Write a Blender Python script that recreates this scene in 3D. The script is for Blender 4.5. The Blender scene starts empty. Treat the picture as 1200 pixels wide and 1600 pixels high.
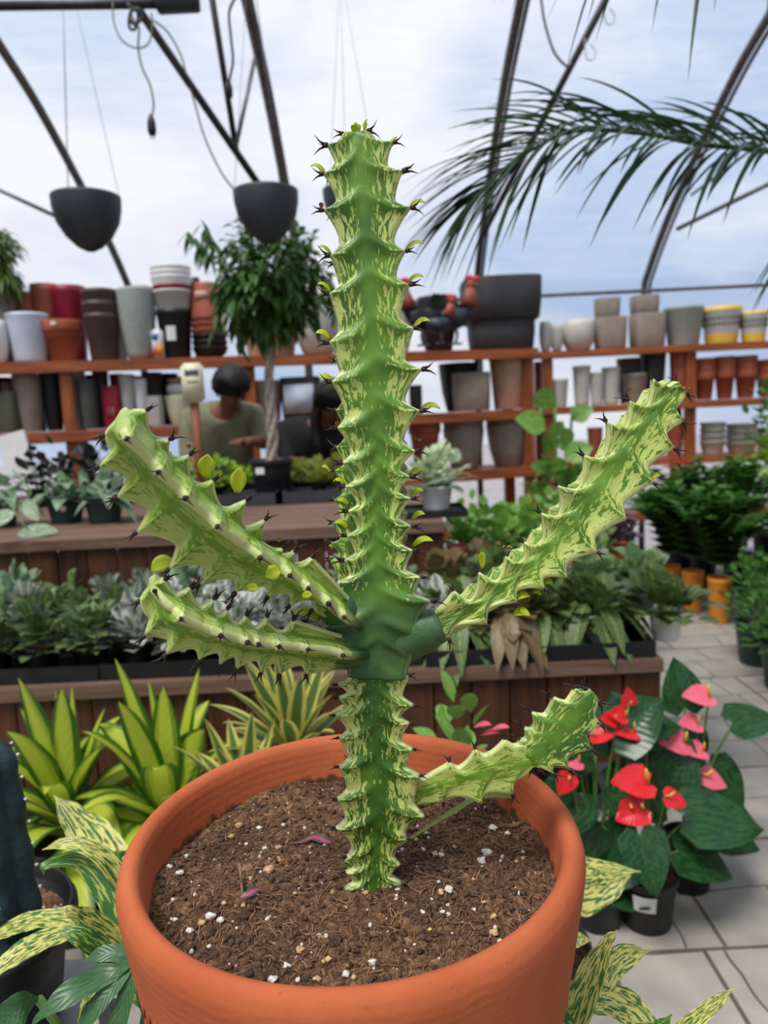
import bpy, bmesh, math, random
from mathutils import Vector, Matrix, noise
D = bpy.data
C = bpy.context.scene.collection
rnd = random.Random(7)
PI = math.pi
V3 = Vector

# ------------------------------------------------------------------ camera
F_PX = 1150.0
CAM_H = 1.2
PITCH, ROLL = 0.13064, 0.04748
cp, sp = math.cos(PITCH), math.sin(PITCH)
cF = V3((0, cp, -sp)); cR0 = V3((1, 0, 0)); cU0 = V3((0, sp, cp))
cR = cR0*math.cos(ROLL) - cU0*math.sin(ROLL)
cU = cR0*math.sin(ROLL) + cU0*math.cos(ROLL)
camd = D.cameras.new('camera'); cam = D.objects.new('camera', camd); C.objects.link(cam)
camd.sensor_fit = 'VERTICAL'; camd.sensor_height = 36.0; camd.sensor_width = 27.0
camd.lens = F_PX/1600*36.0
camd.clip_start = .02; camd.clip_end = 200
M = Matrix.Identity(4)
for i in range(3):
    M[i][0] = cR[i]; M[i][1] = cU[i]; M[i][2] = -cF[i]
M[2][3] = CAM_H
cam.matrix_world = M
camd.dof.use_dof = True; camd.dof.focus_distance = .60; camd.dof.aperture_fstop = 6.5
sc = bpy.context.scene
sc.camera = cam
sc.view_settings.view_transform = 'Standard'; sc.view_settings.look = 'None'
sc.view_settings.gamma = 1; sc.view_settings.use_curve_mapping = False
sc.view_settings.exposure = 0.0

def ray(px, py): return cF + cR*((px-600)/F_PX) - cU*((py-800)/F_PX)
def at(px, py, Y):
    r = ray(px, py); r = r*(Y/r.y); return V3((r.x, r.y, r.z+CAM_H))
def atz(px, py, z):
    r = ray(px, py); r = r*((z-CAM_H)/r.z); return V3((r.x, r.y, z))
def pix(P):
    q = P-V3((0, 0, CAM_H)); z = q.dot(cF)
    return (600+F_PX*q.dot(cR)/z, 800-F_PX*q.dot(cU)/z, z)

# ------------------------------------------------------------------ sky and sun
w = D.worlds.new('sky'); sc.world = w; w.use_nodes = True
nt = w.node_tree; nt.nodes.clear()
def N(nt, t, **k):
    n = nt.nodes.new(t)
    for a, b in k.items():
        if a.startswith('i_'):
            n.inputs[a[2:].replace('_', ' ')].default_value = b
        else: setattr(n, a, b)
    return n
tc = N(nt, 'ShaderNodeTexCoord')
mp = N(nt, 'ShaderNodeMapping'); mp.inputs['Scale'].default_value = (1.0, 1.0, 2.0); mp.inputs['Location'].default_value = (.35, .1, .2)
nz = N(nt, 'ShaderNodeTexNoise', i_Scale=2.0, i_Detail=5.0, i_Roughness=.5, i_Distortion=.4)
cr = N(nt, 'ShaderNodeValToRGB')
cr.color_ramp.elements[0].position = .38; cr.color_ramp.elements[0].color = (.42, .56, .80, 1)
cr.color_ramp.elements[1].position = .58; cr.color_ramp.elements[1].color = (.92, .93, .97, 1)
bg = N(nt, 'ShaderNodeBackground', i_Strength=1.0)
out = N(nt, 'ShaderNodeOutputWorld')
L = nt.links.new
L(tc.outputs['Generated'], mp.inputs['Vector']); L(mp.outputs[0], nz.inputs['Vector'])
L(nz.outputs['Fac'], cr.inputs['Fac']); L(cr.outputs['Color'], bg.inputs['Color']); L(bg.outputs[0], out.inputs[0])
sund = D.lights.new('sun', 'SUN'); sun = D.objects.new('sun', sund); C.objects.link(sun)
sund.energy = 4.4; sund.angle = math.radians(22); sund.color = (1.0, .95, .86)
sun.rotation_euler = V3((.45, .55, -1.35)).to_track_quat('-Z', 'Y').to_euler()

# ------------------------------------------------------------------ materials
def new_mat(name):
    m = D.materials.new(name); m.use_nodes = True; m.node_tree.nodes.clear(); return m, m.node_tree
def srgb(*c):
    return tuple(((x/255)/12.92 if x/255 <= .04045 else ((x/255+.055)/1.055)**2.4) for x in c) + (1,)
def mat(name, c1, c2=None, scale=20, rough=.6, bump=0.0, bscale=None, spec=.4, detail=4, stretch=(1, 1, 1), lo=.35, hi=.65, metal=0, transl=0, coat=0):
    m, nt = new_mat(name); L = nt.links.new
    p = N(nt, 'ShaderNodeBsdfPrincipled'); o = N(nt, 'ShaderNodeOutputMaterial')
    p.inputs['Roughness'].default_value = rough; p.inputs['Specular IOR Level'].default_value = spec
    p.inputs['Metallic'].default_value = metal; p.inputs['Coat Weight'].default_value = coat
    if c2 is None: c2 = tuple(x*.82 for x in c1[:3])+(1,)
    t = N(nt, 'ShaderNodeTexCoord'); mpn = N(nt, 'ShaderNodeMapping'); mpn.inputs['Scale'].default_value = stretch
    n = N(nt, 'ShaderNodeTexNoise', i_Scale=scale, i_Detail=float(detail), i_Roughness=.6)
    r = N(nt, 'ShaderNodeValToRGB'); e = r.color_ramp.elements
    e[0].position = lo; e[0].color = c2; e[1].position = hi; e[1].color = c1
    L(t.outputs['Object'], mpn.inputs[0]); L(mpn.outputs[0], n.inputs['Vector']); L(n.outputs['Fac'], r.inputs['Fac'])
    L(r.outputs[0], p.inputs['Base Color'])
    if bump:
        n2 = N(nt, 'ShaderNodeTexNoise', i_Scale=float(bscale or scale*3), i_Detail=5.0)
        L(mpn.outputs[0], n2.inputs['Vector'])
        b = N(nt, 'ShaderNodeBump', i_Strength=bump, i_Distance=.01); L(n2.outputs['Fac'], b.inputs['Height']); L(b.outputs[0], p.inputs['Normal'])
    if transl:
        tr = N(nt, 'ShaderNodeBsdfTranslucent'); mx = N(nt, 'ShaderNodeMixShader'); mx.inputs[0].default_value = transl
        L(r.outputs[0], tr.inputs[0]); L(p.outputs[0], mx.inputs[1]); L(tr.outputs[0], mx.inputs[2]); L(mx.outputs[0], o.inputs[0])
    else: L(p.outputs[0], o.inputs[0])
    return m

def leafmat(name, green, pale=None, mode='plain', rough=.42, transl=.28, thr=(.45, .55), ns=(5, 16), vein=.0, edge=None, spec=.45, coat=0):
    """mode: plain, stripes (pale along the middle), edges (pale margins), blotch (mottled), net (pale veins)"""
    m, nt = new_mat(name); L = nt.links.new
    p = N(nt, 'ShaderNodeBsdfPrincipled', i_Roughness=rough); p.inputs['Specular IOR Level'].default_value = spec
    o = N(nt, 'ShaderNodeOutputMaterial')
    uv = N(nt, 'ShaderNodeUVMap', uv_map='uv'); s = N(nt, 'ShaderNodeSeparateXYZ'); L(uv.outputs[0], s.inputs[0])
    def math_(op, a, b=None, c=None):
        q = N(nt, 'ShaderNodeMath', operation=op)
        for i, x in enumerate((a, b, c)):
            if x is None: continue
            if isinstance(x, (int, float)): q.inputs[i].default_value = x
            else: L(x, q.inputs[i])
        return q.outputs[0]
    u = s.outputs[0]; v = s.outputs[1]
    av = math_('ABSOLUTE', math_('SUBTRACT', math_('MULTIPLY', v, 2.0), 1.0))     # 0 mid, 1 edge
    cb = N(nt, 'ShaderNodeCombineXYZ'); L(math_('MULTIPLY', u, float(ns[0])), cb.inputs[0])
    L(math_('MULTIPLY', v, float(ns[1])), cb.inputs[1])
    n = N(nt, 'ShaderNodeTexNoise', i_Scale=1.0, i_Detail=3.0, i_Roughness=.55, i_Distortion=.4); L(cb.outputs[0], n.inputs['Vector'])
    def ramp(x, lo, hi, a=0.0, b=1.0):
        r = N(nt, 'ShaderNodeMapRange'); r.inputs[1].default_value = lo; r.inputs[2].default_value = hi
        r.inputs[3].default_value = a; r.inputs[4].default_value = b; L(x, r.inputs[0]); return r.outputs[0]
    if mode == 'stripes':
        f = ramp(math_('ADD', av, math_('MULTIPLY', math_('SUBTRACT', n.outputs['Fac'], .5), 1.3)), thr[0], thr[1], 1, 0)
    elif mode == 'edges':
        f = ramp(math_('ADD', av, math_('MULTIPLY', math_('SUBTRACT', n.outputs['Fac'], .5), .9)), thr[0], thr[1], 0, 1)
    elif mode == 'blotch':
        f = ramp(n.outputs['Fac'], thr[0], thr[1])
    elif mode == 'net':
        fr = math_('FRACT', math_('ADD', math_('MULTIPLY', u, 9.0), math_('MULTIPLY', av, -2.5)))
        tri = math_('ABSOLUTE', math_('SUBTRACT', fr, .5))
        f = math_('MAXIMUM', ramp(tri, .30, .45), ramp(av, .14, .04))
    else:
        f = ramp(n.outputs['Fac'], .3, .7, 0, .6)
    if pale is None: pale = tuple(min(1, x*1.6) for x in green[:3])+(1,)
    mx = N(nt, 'ShaderNodeMix', data_type='RGBA'); mx.inputs['A'].default_value = green; mx.inputs['B'].default_value = pale
    L(f, mx.inputs['Factor']); col = mx.outputs['Result']
    if vein:
        m2 = N(nt, 'ShaderNodeMix', data_type='RGBA'); m2.inputs['B'].default_value = pale
        L(math_('MULTIPLY', ramp(av, .10, .03), vein), m2.inputs['Factor']); L(col, m2.inputs['A']); col = m2.outputs['Result']
    if edge:
        m3 = N(nt, 'ShaderNodeMix', data_type='RGBA'); m3.inputs['B'].default_value = edge
        L(ramp(av, .8, .95), m3.inputs['Factor']); L(col, m3.inputs['A']); col = m3.outputs['Result']
    L(col, p.inputs['Base Color'])
    wv = N(nt, 'ShaderNodeBump', i_Strength=.12, i_Distance=.002)
    fr2 = math_('SINE', math_('ADD', math_('MULTIPLY', u, 60.0), math_('MULTIPLY', av, -14.0)))
    L(fr2, wv.inputs['Height']); L(wv.outputs[0], p.inputs['Normal'])
    tr = N(nt, 'ShaderNodeBsdfTranslucent'); ms = N(nt, 'ShaderNodeMixShader'); ms.inputs[0].default_value = transl
    L(col, tr.inputs[0]); L(p.outputs[0], ms.inputs[1]); L(tr.outputs[0], ms.inputs[2]); L(ms.outputs[0], o.inputs[0])
    return m

def wood(name, c1, c2, rough=.45, axis=0, sc_=1.0):
    st = [9*sc_, 9*sc_, 9*sc_]; st[axis] = .7*sc_
    return mat(name, c1, c2, scale=4, rough=rough, bump=.25, bscale=14, stretch=tuple(st), detail=6, lo=.3, hi=.7)

# ------------------------------------------------------------------ mesh helpers
class MB:
    def __init__(s): s.v = []; s.f = []; s.uv = []
    def add(s, vs, fs, uv=None):
        b = len(s.v); s.v.extend(vs); s.uv.extend(uv if uv else [(0, 0)]*len(vs))
        s.f.extend([tuple(b+i for i in f) for f in fs])
    def box(s, c, d, rot=None, bev=0.0):
        x, y, z = d[0]/2, d[1]/2, d[2]/2
        if bev:
            bm = bmesh.new(); bmesh.ops.create_cube(bm, size=1)
            for v in bm.verts: v.co = V3((v.co.x*d[0], v.co.y*d[1], v.co.z*d[2]))
            bmesh.ops.bevel(bm, geom=bm.edges[:], offset=bev, segments=2, affect='EDGES')
            bm.verts.index_update()
            vs = [v.co.copy() for v in bm.verts]; fs = [tuple(v.index for v in f.verts) for f in bm.faces]; bm.free()
        else:
            vs = [V3((a*x, b*y, e*z)) for a in (-1, 1) for b in (-1, 1) for e in (-1, 1)]
            fs = [(0, 1, 3, 2), (4, 6, 7, 5), (0, 4, 5, 1), (2, 3, 7, 6), (0, 2, 6, 4), (1, 5, 7, 3)]
        if rot is not None: vs = [rot @ v for v in vs]
        s.add([v+V3(c) for v in vs], fs)
    def tube(s, pts, r, n=8, cap=True):
        pts = [V3(p) for p in pts]; k = len(pts)
        rs = r if isinstance(r, (list, tuple)) else [r]*k
        up = None; vs = []
        for i, p in enumerate(pts):
            t = (pts[min(i+1, k-1)]-pts[max(i-1, 0)])
            t = t.normalized() if t.length > 1e-9 else V3((0, 0, 1))
            if up is None: up = t.orthogonal().normalized()
            up = (up-t*up.dot(t)); up = up.normalized() if up.length > 1e-6 else t.orthogonal().normalized()
            sd = t.cross(up)
            for j in range(n):
                a = 2*PI*j/n; vs.append(p+(up*math.cos(a)+sd*math.sin(a))*rs[i])
        fs = [(i*n+j, i*n+(j+1) % n, (i+1)*n+(j+1) % n, (i+1)*n+j) for i in range(k-1) for j in range(n)]
        if cap: fs += [tuple(range(n))[::-1], tuple((k-1)*n+j for j in range(n))]
        s.add(vs, fs)
    def lathe(s, prof, c=(0, 0, 0), n=32, sq=0.0, rot=0.0, wob=0.0):
        """prof: list of (r, z); sq 0 round .. 1 square; closes at r == 0"""
        vs = []; k = len(prof)
        for (r, z) in prof:
            for j in range(n):
                a = 2*PI*j/n
                q = 1.0
                if sq:
                    m_ = max(abs(math.cos(a)), abs(math.sin(a))); e = 1/m_; q = 1+(min(e, 1.30)-1)*sq
                rr = r*q*(1+wob*math.sin(3*a+z*9))
                vs.append(V3((c[0]+rr*math.cos(a+rot), c[1]+rr*math.sin(a+rot), c[2]+z)))
        fs = [(i*n+j, i*n+(j+1) % n, (i+1)*n+(j+1) % n, (i+1)*n+j) for i in range(k-1) for j in range(n)]
        s.add(vs, fs)
    def blob(s, c, r, sub=1, amp=.25, squash=(1, 1, 1), seed=0):
        bm = bmesh.new(); bmesh.ops.create_icosphere(bm, subdivisions=sub, radius=1)
        o = V3((seed*3.1, seed*1.7, seed*.9))
        vs = []
        for v in bm.verts:
            q = v.co.normalized(); k = 1+amp*noise.noise(q*1.6+o)*2
            vs.append(V3(c)+V3((q.x*squash[0], q.y*squash[1], q.z*squash[2]))*r*k)
        bm.verts.index_update()
        s.add(vs, [tuple(v.index for v in f.verts) for f in bm.faces]); bm.free()
    def strip(s, path, widths, up, fold=.15, seed=0, across=(-1, -.5, 0, .5, 1), wave=0.0):
        path = [V3(p) for p in path]; k = len(path); up = V3(up); vs = []; uv = []; m = len(across)
        for i, p in enumerate(path):
            t = (path[min(i+1, k-1)]-path[max(i-1, 0)]).normalized()
            sd = t.cross(up); sd = sd.normalized() if sd.length > 1e-5 else t.orthogonal().normalized()
            nn = sd.cross(t)
            for a in across:
                wv = wave*widths[i]*math.sin(i*1.9+seed)*abs(a)
                vs.append(p+sd*(a*widths[i])+nn*(abs(a)*fold*widths[i]+wv)); uv.append((i/(k-1)+seed*2, (a+1)/2))
        fs = [(i*m+j, i*m+j+1, (i+1)*m+j+1, (i+1)*m+j) for i in range(k-1) for j in range(m-1)]
        s.add(vs, fs, uv)
    def leaf(s, base, d, Ln, W, droop=.3, shape='ovate', up=(0, 0, 1), fold=.15, k=6, seed=None, twist=0.0, wave=0.0, across=(-1, 0, 1)):
        d = V3(d).normalized(); base = V3(base); pts = []; ws = []
        for i in range(k+1):
            t = i/k
            pts.append(base+d*(Ln*t)-V3((0, 0, 1))*(droop*Ln*t*t))
            if shape == 'ovate': x = math.sin(PI*t**.75)**.85 if 0 < t < 1 else 0
            elif shape == 'lance': x = math.sin(PI*min(1, t*.92+.08)**.8)**.8 if t < 1 else 0
            elif shape == 'heart': x = (1 if t < .12 else math.cos((t-.12)/.88*PI/2)**.8) * (.75 if t == 0 else 1) if t < 1 else 0
            elif shape == 'round': x = math.sqrt(max(0, 1-(2*t-1)**2))
            elif shape == 'strap': x = min(1, t*4+.5)*min(1, (1-t)*3.0)**.7
            elif shape == 'spoon': x = math.sin(PI*t**1.3)**.9 if 0 < t < 1 else .12*(1-t)
            ws.append(max(W*.5*x, .0002))
        u_ = V3(up)
        if abs(d.dot(u_.normalized())) > .93: u_ = V3((d.y+.3, .5-d.x, .2))
        if twist: u_ = Matrix.Rotation(twist, 3, d) @ u_
        s.strip(pts, ws, u_, fold, rnd.randint(0, 40) if seed is None else seed, across, wave)

def build(name, mb, m, parent=None, smooth=True, loc=None, mesh=None):
    if mesh is None:
        mesh = D.meshes.new(name); mesh.from_pydata([tuple(v) for v in mb.v], [], mb.f)
        uvl = mesh.uv_layers.new(name='uv')
        flat = [0.0]*(2*len(mesh.loops)); li = [0]*len(mesh.loops); mesh.loops.foreach_get('vertex_index', li)
        for i, vi in enumerate(li): flat[2*i], flat[2*i+1] = mb.uv[vi]
        uvl.data.foreach_set('uv', flat)
        if smooth: mesh.polygons.foreach_set('use_smooth', [True]*len(mesh.polygons))
        if m: mesh.materials.append(m)
        mesh.update()
    o = D.objects.new(name, mesh); C.objects.link(o)
    if loc is not None: o.location = loc
    if parent: o.parent = parent
    return o
def tag(o, label=None, cat=None, group=None, kind=None):
    if label: o['label'] = label
    if cat: o['category'] = cat
    if group: o['group'] = group
    if kind: o['kind'] = kind
    return o
def empty(name, loc, label, cat, group=None, rz=0):
    o = D.objects.new(name, None); C.objects.link(o); o.location = loc; o.rotation_euler = (0, 0, rz)
    o.empty_display_size = .05
    return tag(o, label, cat, group)
def autosmooth(o, ang=40):
    me = o.data
    bm = bmesh.new(); bm.from_mesh(me)
    for e in bm.edges:
        if len(e.link_faces) == 2 and e.calc_face_angle(0) > math.radians(ang): e.smooth = False
    bm.to_mesh(me); bm.free()
    return o
def catmull(P, n):
    P = [V3(p) for p in P]; Q = [P[0]*2-P[1]]+P+[P[-1]*2-P[-2]]; out = []
    for i in range(1, len(Q)-2):
        a, b, c, d = Q[i-1:i+3]
        for j in range(n):
            t = j/n
            out.append(.5*((2*b)+(c-a)*t+(2*a-5*b+4*c-d)*t*t+(3*b-a-3*c+d)*t**3))
    out.append(P[-1]); return out

# material library
MT = dict(
    terracotta=mat('terracotta_clay', srgb(212, 118, 78), srgb(196, 100, 64), 26, .78, .12, 160, .25),
    pipe=mat('galvanised_pipe', srgb(118, 118, 120), srgb(88, 88, 92), 30, .42, metal=.5),
    dpipe=mat('dark_pipe', srgb(62, 62, 66), srgb(46, 46, 50), 30, .5, metal=.3),
    wire=mat('steel_wire', srgb(110, 110, 112), None, 30, .4, metal=.6),
    pwire=mat('pale_cord', srgb(185, 185, 180), None, 30, .5),
    cable=mat('yellow_grey_cable', srgb(125, 125, 100), None, 30, .5),
    black=mat('black_plastic', srgb(30, 31, 34), srgb(24, 25, 28), 20, .45),
    charcoal=mat('charcoal_plastic', srgb(58, 62, 70), srgb(50, 54, 62), 10, .55),
    planter=mat('charcoal_planter', srgb(62, 62, 66), srgb(52, 52, 57), 10, .7, .1),
    shelfwood=wood('stained_shelf_wood', srgb(176, 98, 54), srgb(112, 56, 30)),
    shelfpost=wood('stained_post_wood', srgb(170, 94, 52), srgb(108, 54, 30), axis=2),
    benchtop=wood('weathered_bench_wood', srgb(128, 100, 86), srgb(88, 66, 56), .6),
    panel=wood('dark_panel_wood', srgb(98, 58, 36), srgb(56, 32, 21), .6, axis=2),
    stake=wood('stake_wood', srgb(150, 96, 66), srgb(115, 70, 46), .6, axis=2),
    white=mat('white_plastic', srgb(225, 226, 226), srgb(212, 214, 214), 10, .45),
    cream=mat('cream_plastic', srgb(222, 219, 190), srgb(210, 205, 176), 10, .4),
    greenpot=mat('green_plastic', srgb(34, 66, 56), srgb(26, 52, 44), 10, .45),
    bluewhite=mat('pale_blue_plastic', srgb(196, 206, 222), srgb(184, 194, 212), 10, .5),
    grey=mat('grey_glaze', srgb(170, 176, 172), srgb(150, 156, 152), 60, .5, .3, 90),
    taupe=mat('taupe_clay', srgb(150, 138, 128), srgb(136, 124, 114), 14, .7),
    brown=mat('brown_plastic', srgb(80, 66, 60), srgb(66, 54, 50), 10, .5),
    redbrown=mat('red_brown_plastic', srgb(168, 92, 72), srgb(152, 80, 62), 10, .6),
    clay=mat('orange_clay', srgb(170, 92, 66), srgb(152, 78, 54), 10, .7),
    crimson=mat('crimson_plastic', srgb(150, 28, 54), srgb(130, 22, 46), 10, .45),
    ltgrey=mat('light_grey_ceramic', srgb(190, 188, 182), srgb(176, 174, 168), 10, .6),
    dkgrey=mat('dark_grey_ceramic', srgb(84, 86, 80), srgb(72, 74, 70), 10, .6),
    olive=mat('olive_ceramic', srgb(92, 96, 78), srgb(80, 84, 66), 10, .6),
    peach=mat('peach_clay', srgb(196, 160, 138), srgb(182, 146, 124), 10, .7),
    yellow=mat('yellow_glaze', srgb(224, 190, 80), srgb(210, 174, 66), 10, .5),
    orange=mat('orange_wrap', srgb(226, 146, 50), srgb(206, 122, 36), 12, .6),
    soil=mat('dark_potting_soil', srgb(74, 54, 42), srgb(34, 25, 20), 90, .95, .8, 120, .1),
    label=mat('white_label', srgb(228, 228, 226), srgb(218, 218, 216), 40, .6),
    ink=mat('dark_print', srgb(60, 60, 66), None, 40, .6),
    bark=mat('pale_bark', srgb(188, 178, 168), srgb(140, 128, 118), 40, .85, .5, 80),
    stem=mat('green_stem', srgb(92, 128, 60), srgb(74, 108, 48), 20, .6),
    skin=mat('brown_skin', srgb(134, 90, 68), srgb(118, 76, 56), 14, .6),
    hair=mat('black_hair', srgb(24, 22, 24), srgb(12, 11, 12), 60, .6),
    shirt=mat('olive_shirt', srgb(134, 134, 108), srgb(112, 112, 88), 8, .9, .3),
    blackshirt=mat('black_shirt', srgb(30, 30, 34), None, 8, .9),
    metalgrey=mat('grey_metal', srgb(130, 134, 138), None, 20, .5, metal=.4),
)
# ------------------------------------------------------------------ floor
def floor_mat():
    m, nt = new_mat('stamped_pavers'); L = nt.links.new
    p = N(nt, 'ShaderNodeBsdfPrincipled', i_Roughness=.75); o = N(nt, 'ShaderNodeOutputMaterial')
    t = N(nt, 'ShaderNodeTexCoord'); mp = N(nt, 'ShaderNodeMapping'); mp.inputs['Location'].default_value = (.07, .12, 0)
    L(t.outputs['Object'], mp.inputs[0])
    wn = N(nt, 'ShaderNodeTexNoise', i_Scale=3.0, i_Detail=2.0); L(mp.outputs[0], wn.inputs['Vector'])
    sb = N(nt, 'ShaderNodeVectorMath', operation='SUBTRACT'); sb.inputs[1].default_value = (.5, .5, .5); L(wn.outputs['Color'], sb.inputs[0])
    scl = N(nt, 'ShaderNodeVectorMath', operation='SCALE'); scl.inputs['Scale'].default_value = .04; L(sb.outputs[0], scl.inputs[0])
    ad = N(nt, 'ShaderNodeVectorMath', operation='ADD'); L(mp.outputs[0], ad.inputs[0]); L(scl.outputs[0], ad.inputs[1])
    def brick(vec, wd, ht, off, mort):
        b = N(nt, 'ShaderNodeTexBrick', offset=off, offset_frequency=2, squash=1.4, squash_frequency=3)
        b.inputs['Scale'].default_value = 1; b.inputs['Mortar Size'].default_value = mort; b.inputs['Mortar Smooth'].default_value = .4
        b.inputs['Brick Width'].default_value = wd; b.inputs['Row Height'].default_value = ht
        b.inputs['Color1'].default_value = srgb(164, 159, 149); b.inputs['Color2'].default_value = srgb(146, 142, 134); b.inputs['Mortar'].default_value = srgb(88, 80, 72)
        L(vec, b.inputs['Vector']); return b
    b1 = brick(mp.outputs[0], .52, .40, .5, .006)
    s2 = N(nt, 'ShaderNodeVectorMath', operation='SCALE'); s2.inputs['Scale'].default_value = .11; L(sb.outputs[0], s2.inputs[0])
    a2 = N(nt, 'ShaderNodeVectorMath', operation='ADD'); L(mp.outputs[0], a2.inputs[0]); L(s2.outputs[0], a2.inputs[1])
    b2 = brick(a2.outputs[0], .26, .20, .3, .0035)
    mn = N(nt, 'ShaderNodeMix', data_type='RGBA', blend_type='DARKEN'); mn.inputs['Factor'].default_value = 1
    L(b1.outputs['Color'], mn.inputs['A']); L(b2.outputs['Color'], mn.inputs['B'])
    n = N(nt, 'ShaderNodeTexNoise', i_Scale=9.0, i_Detail=6.0); L(mp.outputs[0], n.inputs['Vector'])
    rr = N(nt, 'ShaderNodeMapRange'); rr.inputs[1].default_value = .3; rr.inputs[2].default_value = .7; rr.inputs[3].default_value = .78; rr.inputs[4].default_value = 1.08
    L(n.outputs['Fac'], rr.inputs[0])
    mu = N(nt, 'ShaderNodeVectorMath', operation='SCALE'); L(mn.outputs['Result'], mu.inputs[0]); L(rr.outputs[0], mu.inputs['Scale'])
    L(mu.outputs[0], p.inputs['Base Color'])
    mxh = N(nt, 'ShaderNodeMath', operation='MAXIMUM'); L(b1.outputs['Fac'], mxh.inputs[0]); L(b2.outputs['Fac'], mxh.inputs[1])
    bp = N(nt, 'ShaderNodeBump', i_Strength=.5, i_Distance=.006, invert=True); L(mxh.outputs[0], bp.inputs['Height']); L(bp.outputs[0], p.inputs['Normal'])
    L(p.outputs[0], o.inputs[0]); return m
mb = MB(); mb.box((0, 0, -.05), (9, 11.7, .1)); tag(build('floor', mb, floor_mat(), smooth=False), kind='structure')
mb = MB(); mb.box((0, 0, -.25), (60, 60, .2)); tag(build('floor_outside', mb, mat('pale_gravel', srgb(160, 152, 150), srgb(140, 134, 132), 3), smooth=False), kind='structure')

# ------------------------------------------------------------------ greenhouse film and bows
HALF = [(5.75, 0.0), (5.74, 1.0), (5.70, 1.95), (5.58, 2.17), (5.10, 2.52), (4.40, 2.90), (3.93, 3.08), (3.0, 3.34), (1.5, 3.6), (0, 3.68)]
PROF = HALF+[(-y, z) for y, z in HALF[-2::-1]]
ARC = catmull([V3((0, y, z)) for y, z in PROF], 4)
def film_mat():
    m, nt = new_mat('greenhouse_film'); L = nt.links.new
    o = N(nt, 'ShaderNodeOutputMaterial')
    t = N(nt, 'ShaderNodeTexCoord'); mp = N(nt, 'ShaderNodeMapping'); mp.inputs['Scale'].default_value = (.6, 3, 3)
    n = N(nt, 'ShaderNodeTexNoise', i_Scale=4.0, i_Detail=6.0, i_Roughness=.65, i_Distortion=.8); L(t.outputs['Object'], mp.inputs[0]); L(mp.outputs[0], n.inputs['Vector'])
    tr = N(nt, 'ShaderNodeBsdfTransparent'); tl = N(nt, 'ShaderNodeBsdfTranslucent'); df = N(nt, 'ShaderNodeBsdfDiffuse')
    tr.inputs[0].default_value = (.96, .97, 1, 1); tl.inputs[0].default_value = (.95, .95, .96, 1); df.inputs[0].default_value = (.8, .8, .8, 1)
    a = N(nt, 'ShaderNodeMixShader'); a.inputs[0].default_value = .25; L(tl.outputs[0], a.inputs[1]); L(df.outputs[0], a.inputs[2])
    r = N(nt, 'ShaderNodeMapRange'); r.inputs[1].default_value = .35; r.inputs[2].default_value = .7; r.inputs[3].default_value = .13; r.inputs[4].default_value = .27
    L(n.outputs['Fac'], r.inputs[0])
    x = N(nt, 'ShaderNodeMixShader'); L(r.outputs[0], x.inputs[0]); L(tr.outputs[0], x.inputs[1]); L(a.outputs[0], x.inputs[2]); L(x.outputs[0], o.inputs[0]); return m
def film(name, pts):
    mb = MB(); nx = 12
    vs = [V3((-4.5+9*i/nx, p.y, p.z)) for p in pts for i in range(nx+1)]
    fs = [(j*(nx+1)+i, j*(nx+1)+i+1, (j+1)*(nx+1)+i+1, (j+1)*(nx+1)+i) for j in range(len(pts)-1) for i in range(nx)]
    mb.add(vs, fs); return tag(build(name, mb, FILM), kind='structure')
FILM = film_mat()
OFF = [V3((0, p.y*1.012, p.z*1.01+(.02 if p.z > .1 else 0))) for p in ARC]
film('wall_back', OFF[:9]); film('ceiling', OFF[8:-8]); FILM2 = FILM
FILM = mat('opaque_dimming_panel', srgb(120, 112, 102), srgb(104, 96, 88), 3, .8)  # opaque dim finish for the unseen walls, added to hold back ambient light
film('wall_front', OFF[-9:])
def film_end(name, x):
    mb = MB(); vs = [V3((x, p.y, p.z)) for p in OFF]+[V3((x, p.y, 0)) for p in OFF]; k = len(OFF)
    mb.add(vs, [(i, i+1, k+i+1, k+i) for i in range(k-1)]); tag(build(name, mb, FILM), kind='structure')
film_end('wall_left', -4.5); film_end('wall_right', 4.5)
BX = [-3.05, -1.78, -.53, .765, 2.03, 3.3]
BN = ['at the far left', 'rising behind the left hanging bowl', 'rising behind the middle hanging bowl', 'rising above the big charcoal planter', 'crossing behind the palm frond', 'at the far right']
for x, nm in zip(BX, BN):
    mb = MB(); mb.tube([V3((x, p.y, p.z)) for p in ARC], .024, 10)
    mb.tube([V3((x+.03, p.y*.994, p.z*.994)) for p in ARC[5:-5]], .011, 6)
    tag(build('hoop_pipe', mb, MT['pipe']), 'galvanised steel greenhouse hoop '+nm, 'pipe', 'greenhouse hoops')
def pipe(name, a, b, r, m, label, cat='pipe', group=None):
    mb = MB(); mb.tube([a, (V3(a)+V3(b))/2, b], r, 10); return tag(build(name, mb, MT[m]), label, cat, group)
pipe('purlin_pipe', (-4.4, 5.6, 2.02), (4.4, 5.6, 2.02), .014, 'pipe', 'thin horizontal rail along the film wall just above the shelf pots')
pipe('truss_pipe', at(212, 8, 3.2), at(412, 300, 3.75), .017, 'dpipe', 'dark diagonal brace pipe running down to the middle hanging bowl')
pipe('truss_pipe', at(330, -10, 3.4), at(369, 234, 3.7), .014, 'dpipe', 'short dark steep pipe beside the hanging black plug')
pipe('truss_pipe', at(398, 92, 3.7), at(368, 232, 3.6), .010, 'pipe', 'short pale strut between the dark diagonal brace and the hoop')
pipe('truss_pipe', at(950, -8, 3.6), at(752, 372, 4.6), .017, 'dpipe', 'dark brace pipe slanting down to the hoop above the charcoal planter')
pipe('truss_pipe', at(1210, 283, 4.4), at(1058, 358, 4.95), .014, 'pipe', 'thin strut meeting the right hoop below the palm frond')
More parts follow.
